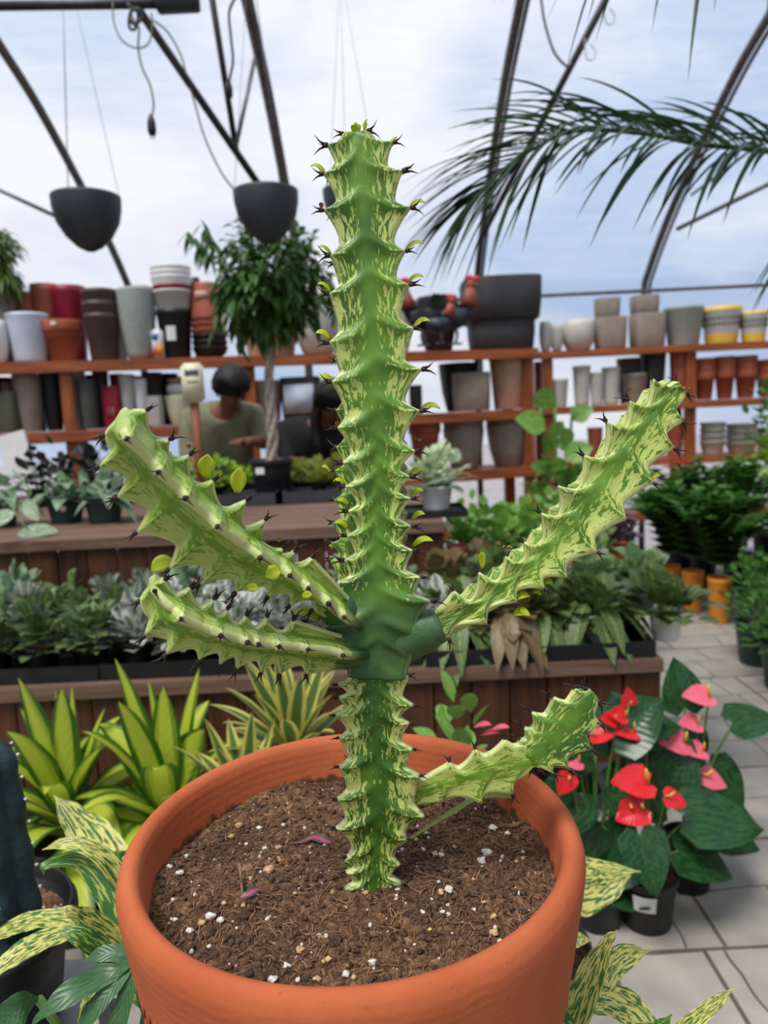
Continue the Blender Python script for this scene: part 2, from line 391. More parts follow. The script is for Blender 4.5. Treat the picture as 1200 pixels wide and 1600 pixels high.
pipe('truss_pipe', at(1206, 210, 4.3), at(1080, 305, 4.7), .008, 'pipe', 'upper thin strut behind the palm leaflets at the right edge')
pipe('truss_pipe', at(-20, 288, 4.5), at(96, 342, 4.6), .012, 'pipe', 'thin strut running from the left edge behind the left hanging bowl')
r_ = empty('cross_rail', at(0, 6, 3.2), 'dark horizontal rail across the top left carrying a small box', 'rail')
mb = MB(); mb.tube([at(-60, 10, 3.2)-r_.location, at(306, 5, 3.2)-r_.location], .018, 10); build('rail', mb, MT['dpipe'], r_)
mb = MB(); mb.box(at(277, -2, 3.17)-r_.location, (.17, .06, .09), bev=.006); build('junction_box', mb, MT['charcoal'], r_)

# cables and cords
def cord(name, pts, Y, r, m, label, extra=None, cat='cable'):
    P = catmull([at(x, y, Y+(d[0] if d else 0)) for x, y, *d in pts], 6)
    mb = MB(); mb.tube(P, r, 6)
    o = tag(build(name, mb, MT[m]), label, cat)
    return o, P
o, P = cord('power_cable', [(200, 5), (208, 30), (217, 45), (216, 75), (222, 105), (235, 135), (240, 165), (236, 186)], 3.15, .0045, 'cable', 'thin power cable hanging at the top left with a black plug on its end')
mb = MB(); e = P[-1]; mb.lathe([(0, .05), (.008, .045), (.016, .02), (.018, -.01), (.014, -.03), (0, -.031)], e-V3((0, 0, .03)), 12)
for s_ in (-1, 1): mb.box(e+V3((s_*.006, 0, -.068)), (.003, .006, .018))
build('plug', mb, MT['black'], o)
o, P = cord('power_cable', [(368, -5), (358, 20), (361, 60), (364, 95), (358, 128), (357, 140)], 3.3, .006, 'dpipe', 'dark power cable hanging beside the steep pipe at the top')
mb = MB(); mb.lathe([(0, .03), (.014, .025), (.018, 0), (.016, -.03), (0, -.04)], P[-1], 12); build('plug', mb, MT['black'], o)
cord('looped_cable', [(176, 4), (178, 35), (190, 62), (212, 75), (232, 68), (238, 40), (236, 20)], 3.15, .0035, 'cable', 'yellowish cable looping below the rail at the top left')
cord('looped_cable', [(240, 32), (262, 50), (282, 85), (292, 120), (304, 160), (320, 215), (345, 268), (370, 302)], 3.4, .0045, 'cable', 'long pale cable sagging down toward the middle hanging bowl')
cord('coiled_cable', [(200, 8), (215, 20), (211, 45), (202, 42), (204, 20), (218, 14), (222, 28), (210, 38), (203, 30)], 3.12, .006, 'black', 'dark coil of cable at the top left corner of the diagonal brace')
cord('hanging_cable', [(845, -5), (850, 30), (858, 60), (868, 85), (885, 103), (893, 98)], 3.6, .006, 'wire', 'grey cable drooping beside the dark brace above the palm')
for i, (x, y) in enumerate([(950, 22), (920, 78)]):
    cord('wire_hook', [(x-6, y-18), (x-6, y), (x-2, y+15), (x+8, y+14), (x+10, y+2), (x+2, y-10)], 3.7, .003, 'pwire', ['upper', 'lower'][i]+' pale wire hook looped on the dark brace above the palm', cat='hook')

# hanging bowls
def bowl_label(i): return ['charcoal hanging bowl planter at the far left under the film roof', 'charcoal hanging bowl planter above the weeping fig canopy', 'charcoal hanging bowl planter mostly hidden behind the cactus top'][i]
def make_bowl():
    r0 = empty('hanging_bowl', (0, 0, 0), '', 'planter', 'charcoal hanging bowls')
    mb = MB(); R = .148
    mb.lathe([(0, -.235), (.02, -.233), (.055, -.215), (.10, -.17), (.135, -.11), (.148, -.05), (.150, -.012), (.150, 0), (.144, 0), (.143, -.012), (.138, -.05), (.09, -.16), (0, -.2)], n=48)
    build('bowl', mb, MT['charcoal'], r0)
    apex = V3((0, 0, 1.05))
    for a in (.4, 2.5, 4.6):
        mb = MB(); mb.tube([V3((.146*math.cos(a), .146*math.sin(a), -.01)), apex], .0012, 5); build('wire', mb, MT['wire'], r0)
    mb = MB()
    mb.tube(catmull([apex, apex+V3((.01, 0, .02)), apex+V3((.0, 0, .05)), apex+V3((-.012, 0, .03)), apex+V3((0, 0, -.01))], 5), .003, 6)
    mb.tube([apex+V3((0, 0, .04)), apex+V3((0, 0, .42))], .0022, 6)
    mb.tube(catmull([apex+V3((-.02, 0, .62)), apex+V3((-.02, 0, .46)), apex+V3((.0, 0, .42)), apex+V3((.02, 0, .46)), apex+V3((.02, 0, .56))], 5), .003, 6)
    build('hook', mb, MT['wire'], r0)
    return r0
def dup(o, parent=None):
    c = o.copy(); C.objects.link(c); c.parent = parent
    for ch in list(o.children): dup(ch, c)
    return c
hb = make_bowl()
for i, (x, y, Y) in enumerate([(134, 308, 3.45), (415, 299, 3.08), (549, 296, 4.0)]):
    o = hb if i == 0 else dup(hb)
    o.location = at(x, y, Y); o.rotation_euler = (0, 0, i*.7); o['label'] = bowl_label(i); o.scale = ((1, .86, 1)[i],)*3

# ------------------------------------------------------------------ shelves
SA, SB = 4.45+.24*2.3, .24         # left unit front face: Y = SA + SB*X
LV = [1.62, 1.20, .79, .38]
YAW = math.atan(SB)
def shelf_unit(name, label, p0, length, yaw, posts, depth=.43, th=.07, tops=LV):
    r0 = empty(name, (p0[0], p0[1], 0), label, 'shelf', None, yaw)
    for i, z in enumerate(tops):
        mb = MB(); nb = 3
        for k in range(nb): mb.box((length/2, depth*(k+.5)/nb, z-.02), (length, depth/nb-.008, .035), bev=.003)
        mb.box((length/2, -.012, z-.004-th/2), (length+.03, .024, th), bev=.004)
        o = build('shelf_board', mb, MT['shelfwood'], r0, smooth=False)
        if i == 0: o['label'] = 'top shelf board'
    for x in posts:
        for yy in (.035, depth-.03):
            mb = MB(); mb.box((x, yy, tops[0]/2-.03), (.075, .05, tops[0]-.05), bev=.003)
            build('post', mb, MT['shelfpost'], r0, smooth=False)
    return r0
def xs(px, py=600):   # world X where this pixel column meets the front of the left unit
    r = ray(px, py); k = r.x/r.y; return k*SA/(1-k*SB)
x0 = xs(-160); x1 = xs(838)
cy = math.cos(YAW)
def post_u(px): return (xs(px, 620)-x0)/cy
shelf_unit('wooden_shelf', 'long orange-stained wooden shelf unit along the back left, full of pots', (x0, SA+SB*x0), (x1-x0)/cy, YAW,
           [.06, post_u(105), post_u(392), (x1-x0)/cy-.05])
YR = 5.36
xr0 = at(846, 600, YR).x
shelf_unit('wooden_shelf', 'lighter-built orange-stained shelf unit along the back right', (xr0, YR), 3.1, 0,
           [.05, at(1081, 620, YR).x-xr0, 2.4, 3.0], depth=.32, th=.05, tops=[1.60, 1.20, .80, .40])
mb = MB(); mb.tube([at(545, 575, 5.3), at(600, 630, 5.3)], .02, 4); mb.tube([at(905, 562, 5.6), at(950, 598, 5.6)], .02, 4)

# ------------------------------------------------------------------ benches
def bench(name, label, xa, xb, ya, yb, z, panel_h, boards=True):
    r0 = empty(name, ((xa+xb)/2, (ya+yb)/2, 0), label, 'bench')
    W, Dp = xb-xa, yb-ya
    mb = MB(); n = max(3, int(Dp/.14))
    for k in range(n): mb.box((0, -Dp/2+Dp*(k+.5)/n, z-.02), (W, Dp/n-.006, .04), bev=.003)
    build('top', mb, MT['benchtop'], r0, smooth=False)
    mb = MB(); n = int(W/.105)
    for k in range(n):
        mb.box((-W/2+W*(k+.5)/n, -Dp/2+.03+.004*(k % 2), z-.045-panel_h/2), (W/n-.005, .02, panel_h), bev=.002)
    build('front_panel', mb, MT['panel'], r0, smooth=False)
    mb = MB(); n = int(Dp/.105)
    for k in range(n):
        mb.box((W/2-.03, -Dp/2+.05+(Dp-.06)*(k+.5)/n, z-.045-panel_h/2), (.02, (Dp-.06)/n-.005, panel_h), bev=.002)
    build('side_panel', mb, MT['panel'], r0, smooth=False)
    for sx in (-1, -.33, .33, 1):
        for sy in (-1, 1):
            mb = MB(); mb.box((sx*(W/2-.08), sy*(Dp/2-.09), (z-.04)/2), (.08, .08, z-.04), bev=.003)
            build('leg', mb, MT['panel'], r0, smooth=False)
    return r0
HZ = .82; LZ = .50
bench('wooden_bench', 'taller weathered wooden bench with brown board front behind the cactus', -3.6, at(694, 840, 2.6).x, 2.55, 4.0, HZ, .62)
LBX = at(1038, 1075, 1.95).x
bench('wooden_bench', 'low dark wooden bench in front of the taller bench', -3.6, LBX, 1.95, 2.52, LZ, .26)
bench('wooden_bench', 'low bench behind the calatheas at the centre right', .24, .80, 2.56, 3.6, LZ, .3)

# ------------------------------------------------------------------ shelf pots
def pot_prof(style, R, h, t=.008):
    if style == 'rim':     # rimmed flower pot
        o = [(0, 0), (R*.62, 0), (R*.66, .005), (R*.88, h*.72), (R*.97, h*.73), (R, h*.76), (R, h*.98), (R*.98, h)]
    elif style == 'tall':
        o = [(0, 0), (R*.66, 0), (R*.68, .005), (R*.86, h*.5), (R*.98, h*.97), (R, h)]
    elif style == 'taper':
        o = [(0, 0), (R*.74, 0), (R*.76, .005), (R*.97, h*.9), (R, h*.92), (R, h)]
    elif style == 'cyl':
        o = [(0, 0), (R*.9, 0), (R*.94, .008), (R*.99, h*.5), (R, h*.98), (R*.99, h)]
    elif style == 'round':
        o = [(0, 0), (R*.55, 0), (R*.7, h*.06), (R*.93, h*.3), (R, h*.55), (R*.95, h*.82), (R*.82, h)]
    elif style == 'bowl':
        o = [(0, 0), (R*.6, 0), (R*.66, .01), (R*.86, h*.4), (R*.97, h*.8), (R, h*.94), (R, h)]
    elif style == 'nurs':
        o = [(0, 0), (R*.76, 0), (R*.78, .006), (R*.94, h*.86), (R, h*.87), (R*1.02, h*.9), (R*1.02, h*.97), (R*1.0, h)]
    elif style == 'ribs':
        o = [(0, 0), (R*.74, 0)]
        for k in range(1, 16): o.append((R*(.76+.22*k/16)+(.004 if k % 2 else 0), h*k/16.0))
        o += [(R, h)]
    ri = o[-1][0]-t
    return o+[(ri, h-.002), (ri*.97, h*.7), (o[1][0]-t, t*1.5), (0, t*1.5)]
def pot_obj(name, style, R, h, m, parent=None, sq=0, n=32, rot=0):
    mb = MB(); mb.lathe(pot_prof(style, R, h), n=n, sq=sq, rot=rot)
    return build(name, mb, MT[m] if isinstance(m, str) else m, parent)
def grp_shelf(g): return g
def shelf_y(px, py, r, row, right):
    if right: return YR+.03+r+row
    rr = ray(px, py); k = rr.x/rr.y
    return (SA+.03+r+row)/(1-k*SB)
def spot(x0, x1, yb, z, row=0.0, right=False):
    xc = (x0+x1)/2; Y = 5
    for _ in range(3):
        r = (x1-x0)/2*Y/F_PX; Y = shelf_y(xc, yb, r, row, right)
    p = at(xc, yb, Y); return V3((p.x, Y, z)), r
ROWLAB = {}
def sp(x0, x1, yt, z, style, m, label, name='flower_pot', row=0.0, right=False, sq=0, group=None, base=None, extra=None, rot=0, cat='pot'):
    yb = {1.62: 548, 1.60: 535, 1.20: 645, .79: 730, .80: 715}.get(z, 600)
    p, r = spot(x0, x1, yb, z, row, right)
    if base is not None: p = V3(base)
    h = at((x0+x1)/2, yt, p.y).z-p.z
    o = pot_obj(name, style, r/(1.0 if not sq else 1.06), max(h, .03), m, sq=sq, rot=rot)
    o.location = p; tag(o, label, cat, group)
    if extra: extra(o, r, h)
    return p, r, h, o
def sticker(w_, h_, z, m='label', frac=.95):
    def f(o, r, h):
        mb = MB(); k = 6; vs = []; a0 = w_/r/2
        for j in (0, 1):
            for i in range(k+1):
                a = -PI/2-a0+2*a0*i/k; rr = r*frac+.004
                for dd in (0,): vs.append(V3((rr*math.cos(a), rr*math.sin(a), h*z-h_/2+h_*j)))
        mb.add(vs, [(i, i+1, k+2+i, k+1+i) for i in range(k)])
        build('price_label', mb, MT[m], o)
    return f
T, Mi, Lo = 1.62, 1.20, .79
GT, GM, GL = 'pots on the top shelf', 'pots on the middle shelf', 'pots on the lower shelf'
def nested(n, x0, x1, yt, z, m, style, what, dz=.045, row=0, right=False, sq=0, total=None, nm='flower_pot', group=None, mats=None):
    """a nested stack, lowest pot first"""
    yb = {1.62: 548, 1.60: 535, 1.20: 645, .79: 730, .80: 715}[z]
    p, r = spot(x0, x1, yb, z, row, right)
    H = at((x0+x1)/2, yt, p.y).z-p.z; h = max(.06, H-dz*(n-1))
    ordn = {0: 'bottom', n-1: 'top'}
    me = None
    for i in range(n):
        mi = mats[i] if mats else m
        o = pot_obj(nm, style, r, h, mi, sq=sq) if me is None or mats else build(nm, None, None, mesh=me)
        me = o.data; o.location = (p.x, p.y, z+dz*i)
        pos = ordn.get(i, ['', 'second', 'third', 'fourth', 'fifth', 'sixth', 'seventh', 'eighth'][min(i, 7)]+' from the bottom') if n > 1 else ''
        tag(o, f'{what}, {pos.replace("from the bottom", "up")} of stack', 'pot', group or what+' stack')
    return p, r, h
# top shelf, left
sp(-20, 36, 447, T, 'taper', 'peach', 'peach-brown pot at the back of the top shelf by the left edge', row=.22, group=GT)
sp(-22, 13, 500, T, 'round', 'white', 'cream white pot cut by the left edge on the top shelf', group=GT)
sp(34, 62, 457, T, 'taper', 'redbrown', 'dark reddish pot between the peach pot and the tall red-brown pot', row=.26, group=GT)
sp(16, 78, 491, T, 'ribs', 'bluewhite', 'pale blue-grey ribbed pot on the top shelf at left', group=GT)
sp(58, 100, 445, T, 'taper', 'redbrown', 'tall red-brown pot behind the small terracotta pot', row=.24, group=GT)
sp(70, 131, 502, T, 'rim', 'clay', 'terracotta pot with thick double rim on the top shelf edge', group=GT, extra=sticker(.03, .02, .9, frac=1.0))
sp(90, 140, 448, T, 'taper', 'crimson', 'tall crimson pot behind the terracotta pot', row=.2, group=GT)
nested(3, 137, 188, 453, T, 'brown', 'taper', 'dark brown plastic pot beside the crimson pot', .075)
sp(181, 200, 500, T, 'taper', 'ltgrey', 'narrow grey pot squeezed between the brown stack and the textured pot', row=.15, group=GT)
sp(205, 246, 449, T, 'taper', 'taupe', 'taupe pot just behind the textured grey pot', row=.27, group=GT)
def dimples(o, r, h):
    bm_ = o.modifiers.new('texture', 'DISPLACE'); t = D.textures.new('dimples', 'VORONOI'); t.noise_scale = .025; bm_.texture = t; bm_.strength = .006; bm_.mid_level = .5
mb = MB()
p, r = spot(190, 247, 548, T); h = at(218, 452, p.y).z-p.z
for k in range(41):
    t = k/40
mb.lathe([(0, 0), (r*.5, 0), (r*.62, .02)]+[(r*(.66+.34*math.sin(min(1, (k/30)*1.15)*PI/2))+(.0035 if k % 2 else -.001), .03+(h-.03)*k/30) for k in range(31)]+[(r*.93, h), (r*.9, h*.8), (r*.5, .03), (0, .03)], n=48, wob=.0)
for i, v in enumerate(mb.v):
    if (i+(i//48)) % 2 and v.z > .03: v.x *= .985; v.y *= .985
o = build('flower_pot', mb, MT['grey'], loc=p); tag(o, 'large grey pot with dimpled texture near the seed packet on the top shelf', 'pot', GT)
p, r, h, o = sp(250, 303, 485, T, 'taper', 'black', 'black pot with a white label on the top shelf, bottom of the colourful stack', group='stack of mixed pots')
sticker(.06, .09, .5)(o, r, h)
zt = p.z+h
p2, r2, h2, o = sp(247, 306, 455, T, 'taper', 'ltgrey', 'light grey pot sitting on the labelled black pot', base=(p.x, p.y, zt-.06), group='stack of mixed pots')
sp(248, 304, 447, T, 'taper', 'crimson', 'crimson pot nested between the grey and white pots', base=(p.x, p.y, zt-.02), group='stack of mixed pots')
for k in range(3):
    sp(244, 304, 434-k*8, T, 'ribs', 'white', ['lowest', 'middle', 'topmost'][k]+' white ribbed pot on top of the colourful stack', base=(p.x, p.y, p2.z+h2-.06+k*.03), group='white ribbed pots on the stack')
# seed packet
r0 = tag(build('soil_bag', (lambda m_: (m_.box((0, 0, .09), (.075, .04, .18), bev=.012), m_)[1])(MB()), MT['white'], loc=spot(238, 257, 548, T)[0]), 'small bag printed white, blue and orange beside the labelled black pot', 'bag')
for (dx, dz, s_, m_) in [(-.01, .135, (.04, .003, .04), 'blue'), (.012, .05, (.045, .003, .07), 'orange'), (-.024, .035, (.02, .003, .05), 'red')]:
    mb = MB(); mb.box((dx, -.021, dz), s_, rot=Matrix.Rotation(.4, 3, 'Y')); 
    build('print', mb, MT.setdefault(m_, mat(m_+'_print', srgb(*{'blue': (60, 120, 190), 'red': (190, 40, 50)}.get(m_, (230, 120, 40))))), r0)
# red-brown nested stack
p, r = spot(302, 356, 548, T, .0)
for k in range(6):
    m_ = 'black' if k < 3 else 'redbrown'
    o = pot_obj('flower_pot', 'bowl', r, .07, m_); o.location = (p.x, p.y, T+.038*k)
    tag(o, ['lowest black bowl', 'second black bowl', 'third black bowl', 'lowest red-brown bowl', 'second red-brown bowl', 'top red-brown bowl'][k]+' in the stack left of the weeping fig', 'pot', 'stack of bowls left of the fig')
h = at(325, 443, p.y).z-(T+.26)
mb = MB(); mb.lathe([(r*.98, 0), (r*.98, .02), (r*.72, h*.93), (r*.68, h), (0, h)], n=32)
o = tag(build('flower_pot', mb, MT['redbrown'], loc=(p.x, p.y, T+.26)), 'upturned red-brown pot with beige label on the bowl stack', 'pot')
mb = MB(); mb.box((-.01, -r*.86, h*.6), (.08, .006, .05), rot=None); build('price_label', mb, MT['peach'], o)
sp(303, 320, 434, T, 'taper', 'black', 'slim black pot behind the upturned red-brown pot', row=.28, group=GT)
sp(384, 415, 520, T, 'taper', 'peach', 'small beige pot behind the fig trunk', row=.1, group=GT)
sp(404, 466, 512, T, 'taper', 'taupe', 'taupe pot right of the fig trunk on the top shelf', row=.05, group=GT)
sp(463, 532, 458, T, 'round', 'ltgrey', 'large pale grey round pot left of the cactus on the top shelf', group=GT)
sp(596, 646, 452, T, 'round', 'ltgrey', 'large pale grey round pot peeking out right of the cactus', group=GT)
sp(655, 716, 465, T, 'bowl', 'black', 'glossy black planter behind the metal roosters', row=.16, group=GT)
p, r, h, o = sp(731, 834, 497, T, 'cyl', 'planter', 'lower big charcoal planter at the right end of the top shelf', sq=.8, group='big charcoal planters')
sp(720, 843, 440, T, 'cyl', 'planter', 'upper wider charcoal planter set on the lower one', base=(p.x, p.y, p.z+h-.03), sq=.8, group='big charcoal planters')
# top shelf, right
TR, MR, LR = 1.60, 1.20, .80
kw = dict(right=True)
sp(843, 862, 503, TR, 'round', 'ltgrey', 'small grey pot first on the right top shelf', group=GT, **kw)
sp(860, 880, 507, TR, 'round', 'ltgrey', 'small grey pot next to the cream round one', group=GT, **kw)
sp(878, 929, 500, TR, 'round', 'ltgrey', 'cream grey round pot left of the taupe square pots', group=GT, **kw)
for a, b, t1, t2, tx in [(929, 977, 497, 467, 'left'), (985, 1037, 491, 463, 'right')]:
    p, r, h, o = sp(a, b, t1, TR, 'cyl', 'taupe', f'taupe square pot, base of the {tx} pair', sq=.7, group='taupe square pots', **kw)
    sp(a-2, b-12, t2, TR, 'cyl', 'taupe', f'taupe square pot on top of the {tx} pair', sq=.7, group='taupe square pots', base=(p.x-.02, p.y, p.z+h), **kw)
sp(1038, 1097, 480, TR, 'taper', 'grey', 'blue-grey glazed pot right of the taupe pots', group=GT, **kw)
def zigzag(o, r, h):
    mb = MB(); n = 24
    for k in range(n):
        a = 2*PI*k/n; b_ = 2*PI*(k+.5)/n; c_ = 2*PI*(k+1)/n
        for z in (.5, .66):
            f = lambda t_: r*(.76+.24*t_)*1.01
            mb.tube([(f(z)*math.cos(a), f(z)*math.sin(a), h*z), (f(z+.12)*math.cos(b_), f(z+.12)*math.sin(b_), h*(z+.12)), (f(z)*math.cos(c_), f(z)*math.sin(c_), h*z)], .0035, 4)
    build('zigzag_pattern', mb, MT['dkgrey'], o)
    mb = MB(); mb.lathe([(r*.765, 0), (r*.84, h*.26), (r*.84, h*.28)], n=32); build('yellow_base', mb, MT['yellow'], o)
    mb = MB(); mb.lathe([(r*1.01, h*.93), (r*1.01, h*1.04), (r*.95, h*1.04)], n=32); build('yellow_rim', mb, MT['yellow'], o)
sp(1097, 1156, 483, TR, 'taper', 'white', 'white pot with dark zigzag pattern and yellow base', extra=zigzag, group=GT, **kw)
sp(1156, 1198, 489, TR, 'taper', 'white', 'smaller white zigzag pot with yellow base at the right edge', extra=zigzag, group=GT, **kw)
# middle shelf, left
sp(-10, 34, 613, Mi, 'cyl', 'olive', 'olive green box pot on the middle shelf at the left edge', sq=.7, group=GM)
sp(8, 34, 596, Mi, 'taper', 'taupe', 'small taupe pot behind the olive box pot', row=.22, group=GM)
sp(26, 69, 585, Mi, 'tall', 'taupe', 'tall taupe vase pot left of the shelf post', group=GM)
sp(68, 101, 583, Mi, 'tall', 'black', 'tall black pot in the dark beside the shelf post', row=.05, group=GM)
sp(112, 138, 580, Mi, 'tall', 'white', 'tall white pot just right of the shelf post', row=.1, group=GM)
sp(124, 154, 592, Mi, 'cyl', 'dkgrey', 'dark grey cylinder pot in front of the tall white pot', group=GM)
sp(150, 174, 580, Mi, 'tall', 'dkgrey', 'taller dark grey pot behind the small crimson pot', row=.12, group=GM)
def crest(o, r, h):
    mb = MB(); mb.tube([(-.02, -r*1.02, h*.28), (-.008, -r*1.02, h*.5), (0, -r*1.02, h*.3), (.012, -r*1.02, h*.48), (.02, -r*1.02, h*.26)], .004, 5); build('emblem', mb, MT['peach'], o)
sp(164, 193, 603, Mi, 'cyl', 'crimson', 'small crimson square pot with a pale emblem', sq=.8, extra=crest, group=GM)
sp(176, 199, 584, Mi, 'tall', 'crimson', 'tall crimson pot behind the small crimson pot', row=.17, group=GM)
sp(190, 214, 585, Mi, 'tall', 'ltgrey', 'light grey tall pot on the middle shelf', group=GM)
sp(213, 233, 592, Mi, 'tall', 'white', 'slim white pot right of the light grey tall pot', group=GM)
sp(226, 257, 582, Mi, 'tall', 'dkgrey', 'dark olive-grey tall pot behind the beige cube pot', row=.16, group=GM)
sp(230, 256, 619, Mi, 'cyl', 'ltgrey', 'small beige cube pot in front of the dark tall pot', sq=.7, group=GM)
p, r, h, o = sp(260, 302, 618, Mi, 'bowl', 'cream', 'cream bowl at the bottom of the pile beside the cream stake sign', group='cream bowls beside the cream stake sign')
sp(264, 298, 600, Mi, 'round', 'white', 'white round pot on the cream bowl', base=(p.x, p.y, p.z+h), group='cream bowls beside the cream stake sign')
sp(262, 292, 592, Mi, 'bowl', 'peach', 'tan bowl topping the pile beside the cream stake sign', base=(p.x, p.y, p.z+h+.07), group='cream bowls beside the cream stake sign')
sp(388, 444, 595, Mi, 'taper', 'taupe', 'taupe planter behind the fig trunk on the middle shelf', group=GM)
p, r, h, o = sp(441, 505, 590, Mi, 'cyl', 'charcoal', 'dark box planter with a pale square front left of the cactus', sq=.9, group=GM)
mb = MB(); mb.box((-.005, -r*.99, h*.48), (.20, .012, .19), bev=.005); build('pale_face', mb, MT['bluewhite'], o)
sp(640, 661, 602, Mi, 'cyl', 'black', 'small black square pot right of the cactus', sq=.7, group=GM)
sp(688, 750, 568, Mi, 'bowl', 'black', 'large black bowl planter behind the taupe square pot', row=.12, group=GM)
sp(706, 768, 583, Mi, 'cyl', 'taupe', 'taupe square pot in front of the black bowl planter', sq=.6, group=GM)
sp(766, 826, 555, Mi, 'taper', 'peach', 'tall peach clay pot at the right end of the left shelf', group=GM)
for k, (a, b, t) in enumerate([(-12, 24, 590), (36, 74, 588), (96, 124, 590), (126, 158, 586), (196, 226, 588), (246, 282, 584), (282, 312, 588)]):
    sp(a, b, t, Mi, 'taper', 'black', ['first', 'second', 'third', 'fourth', 'fifth', 'sixth', 'seventh'][k]+' from the left of the black pots behind the middle shelf row', row=.27, group='black pots at the back')
# middle shelf, right
for k, (a, b, t) in enumerate([(858, 888, 593), (896, 923, 572), (922, 944, 582), (941, 969, 574)]):
    sp(a, b, t, MR, 'ribs', 'ltgrey', ['short pale grey stacked pot by the shelf end', 'tall pale grey ribbed pot, second on the right middle shelf', 'slimmer pale ribbed pot, third on the right middle shelf', 'pale ribbed pot left of the dark tall pots'][k], group=GM, **kw)
sp(964, 1001, 560, MR, 'tall', 'dkgrey', 'left dark tall pot at the back of the right middle shelf', row=.13, group=GM, **kw)
sp(1003, 1040, 553, MR, 'tall', 'dkgrey', 'right dark tall pot at the back of the right middle shelf', row=.13, group=GM, **kw)
sp(974, 1011, 584, MR, 'taper', 'taupe', 'taupe pot in front of the dark tall pots', group=GM, **kw)
sp(1046, 1076, 549, MR, 'tall', 'redbrown', 'tall red-brown pot left of the right shelf post', group=GM, **kw)
for k, (a, b, t) in enumerate([(1084, 1116, 560), (1116, 1147, 557), (1147, 1181, 556), (1181, 1214, 562)]):
    nested(3, a, b, t, MR, 'clay', 'rim', 'orange clay pot in the '+['first', 'second', 'third', 'fourth'][k]+' column right of the post', .05, right=True, group='orange clay pot stacks')
# lower shelf
sp(640, 691, 655, Lo, 'rim', 'redbrown', 'wide red-brown pot on the lower shelf right of the cactus', group=GL)
for a, b, t, tx in [(694, 758, 655, 'left'), (761, 829, 648, 'right')]:
    nested(2, a, b, t, Lo, 'taupe', 'bowl', f'large taupe pot in the {tx} pair on the lower shelf', .06, group='taupe pot pairs')
sp(918, 942, 668, LR, 'taper', 'redbrown', 'small red-brown pot behind the fiddle-leaf plant', group=GL, **kw)
sp(1040, 1068, 655, LR, 'taper', 'redbrown', 'red-brown pot left of the right post on the lower shelf', group=GL, **kw)
for k, (a, b, n_, t) in enumerate([(1094, 1132, 4, 660), (1134, 1182, 4, 662), (1183, 1215, 3, 668)]):
    nested(n_, a, b, t, LR, 'ltgrey', 'taper', 'pale grey pot in the '+['left', 'middle', 'right'][k]+' lower shelf column', .045, right=True, group='pale grey pot columns')
# crate under the cactus side and leaning panel
for i, (x0_, x1_, yt, yb_, m_) in enumerate([(490, 560, 686, 725, 'redbrown'), (440, 500, 690, 712, 'redbrown')]):
    Yc = 4.75; mb = MB(); a = at(x0_, yt, Yc); b = at(x1_, yb_, Yc)
    mb.box((0, 0, (.79+a.z)/2-.395*0), (abs(b.x-a.x), .25, max(.06, a.z-.79)), bev=.01)
    o = build('clay_trough', mb, MT[m_], loc=((a.x+b.x)/2, Yc+.15, 0)); tag(o, ['long red-brown trough on the lower shelf behind the cactus', 'short red-brown trough right of the fig trunk'][i], 'planter')
p = at(25, 700, 4.35); mb = MB(); mb.box((0, 0, -.04), (.17, .025, .26), rot=Matrix.Rotation(-.22, 3, 'Y') @ Matrix.Rotation(-.12, 3, 'X'), bev=.004)
tag(build('white_panel', mb, MT['white'], smooth=False, loc=p), 'white board leaning against the shelf at the far left', 'board')
# ------------------------------------------------------------------ metal roosters
def rooster(px, py, Y, s, face, label, body, neck):
    base = at(px, py, Y); base.z = T
    r0 = empty('metal_rooster', base, label, 'ornament', 'metal roosters', 0 if face > 0 else PI)
    bm_ = MT[body]
    sk = MB()
    P = catmull([V3((-.10, 0, .17)), V3((-.05, 0, .15)), V3((0, 0, .14)), V3((.06, 0, .17)), V3((.085, 0, .23)), V3((.09, 0, .29))], 5)
    rs = [.018, .025, .035, .043, .05, .054, .056, .058, .06, .06, .06, .058, .055, .05, .045, .04, .036, .033, .031, .029, .027, .025, .024, .024, .023, .02][:len(P)]
    rs += [.02]*(len(P)-len(rs))
    sk.tube([p*s for p in P], [x*s for x in rs], 14); build('body', sk, bm_, r0)
    mb = MB(); mb.tube([V3((.075, 0, .2))*s, V3((.088, 0, .26))*s, V3((.09, 0, .3))*s], [.052*s, .036*s, .022*s], 14); build('neck_feathers', mb, MT[neck], r0)
    mb = MB(); mb.blob(V3((.095, 0, .315))*s, .028*s, 2, .05); mb.tube([V3((.115, 0, .315))*s, V3((.15, 0, .305))*s], [.01*s, .001], 8); build('head', mb, MT['neckred'], r0)
    mb = MB()
    for k in range(4): mb.blob(V3((.072+.018*k, 0, .345+.006*math.sin(k*2)))*s, .014*s, 1, .1, (1, .4, 1.6))
    mb.blob(V3((.112, 0, .285))*s, .013*s, 1, .1, (.8, .5, 1.6)); build('comb', mb, MT['red'], r0)
    mb = MB()
    for k in range(7):
        a = .5+k*.2
        mb.leaf(V3((-.08, (k-3)*.006, .17))*s, (-math.cos(a), (k-3)*.05, math.sin(a)), .20*s, .045*s, .5, 'lance', up=(0, 1, 0), across=(-1, 0, 1))
    build('tail', mb, MT['black'], r0)
    for sy in (-1, 1):
        mb = MB(); mb.tube([V3((.0, sy*.025, .12))*s, V3((.012, sy*.028, .05))*s, V3((0, sy*.028, .004))*s], .005*s, 6)
        for a in (-.5, 0, .5, PI): mb.tube([V3((0, sy*.028, .004))*s, V3((.035*math.cos(a), sy*.028+.035*math.sin(a), .003))*s], .003*s, 5)
        build('leg', mb, MT['wire'], r0)
MT['neckred'] = mat('rust_paint', srgb(160, 84, 64), srgb(110, 50, 40), 30, .5)
MT['teal'] = mat('dark_teal_paint', srgb(46, 58, 66), srgb(30, 36, 44), 20, .4)
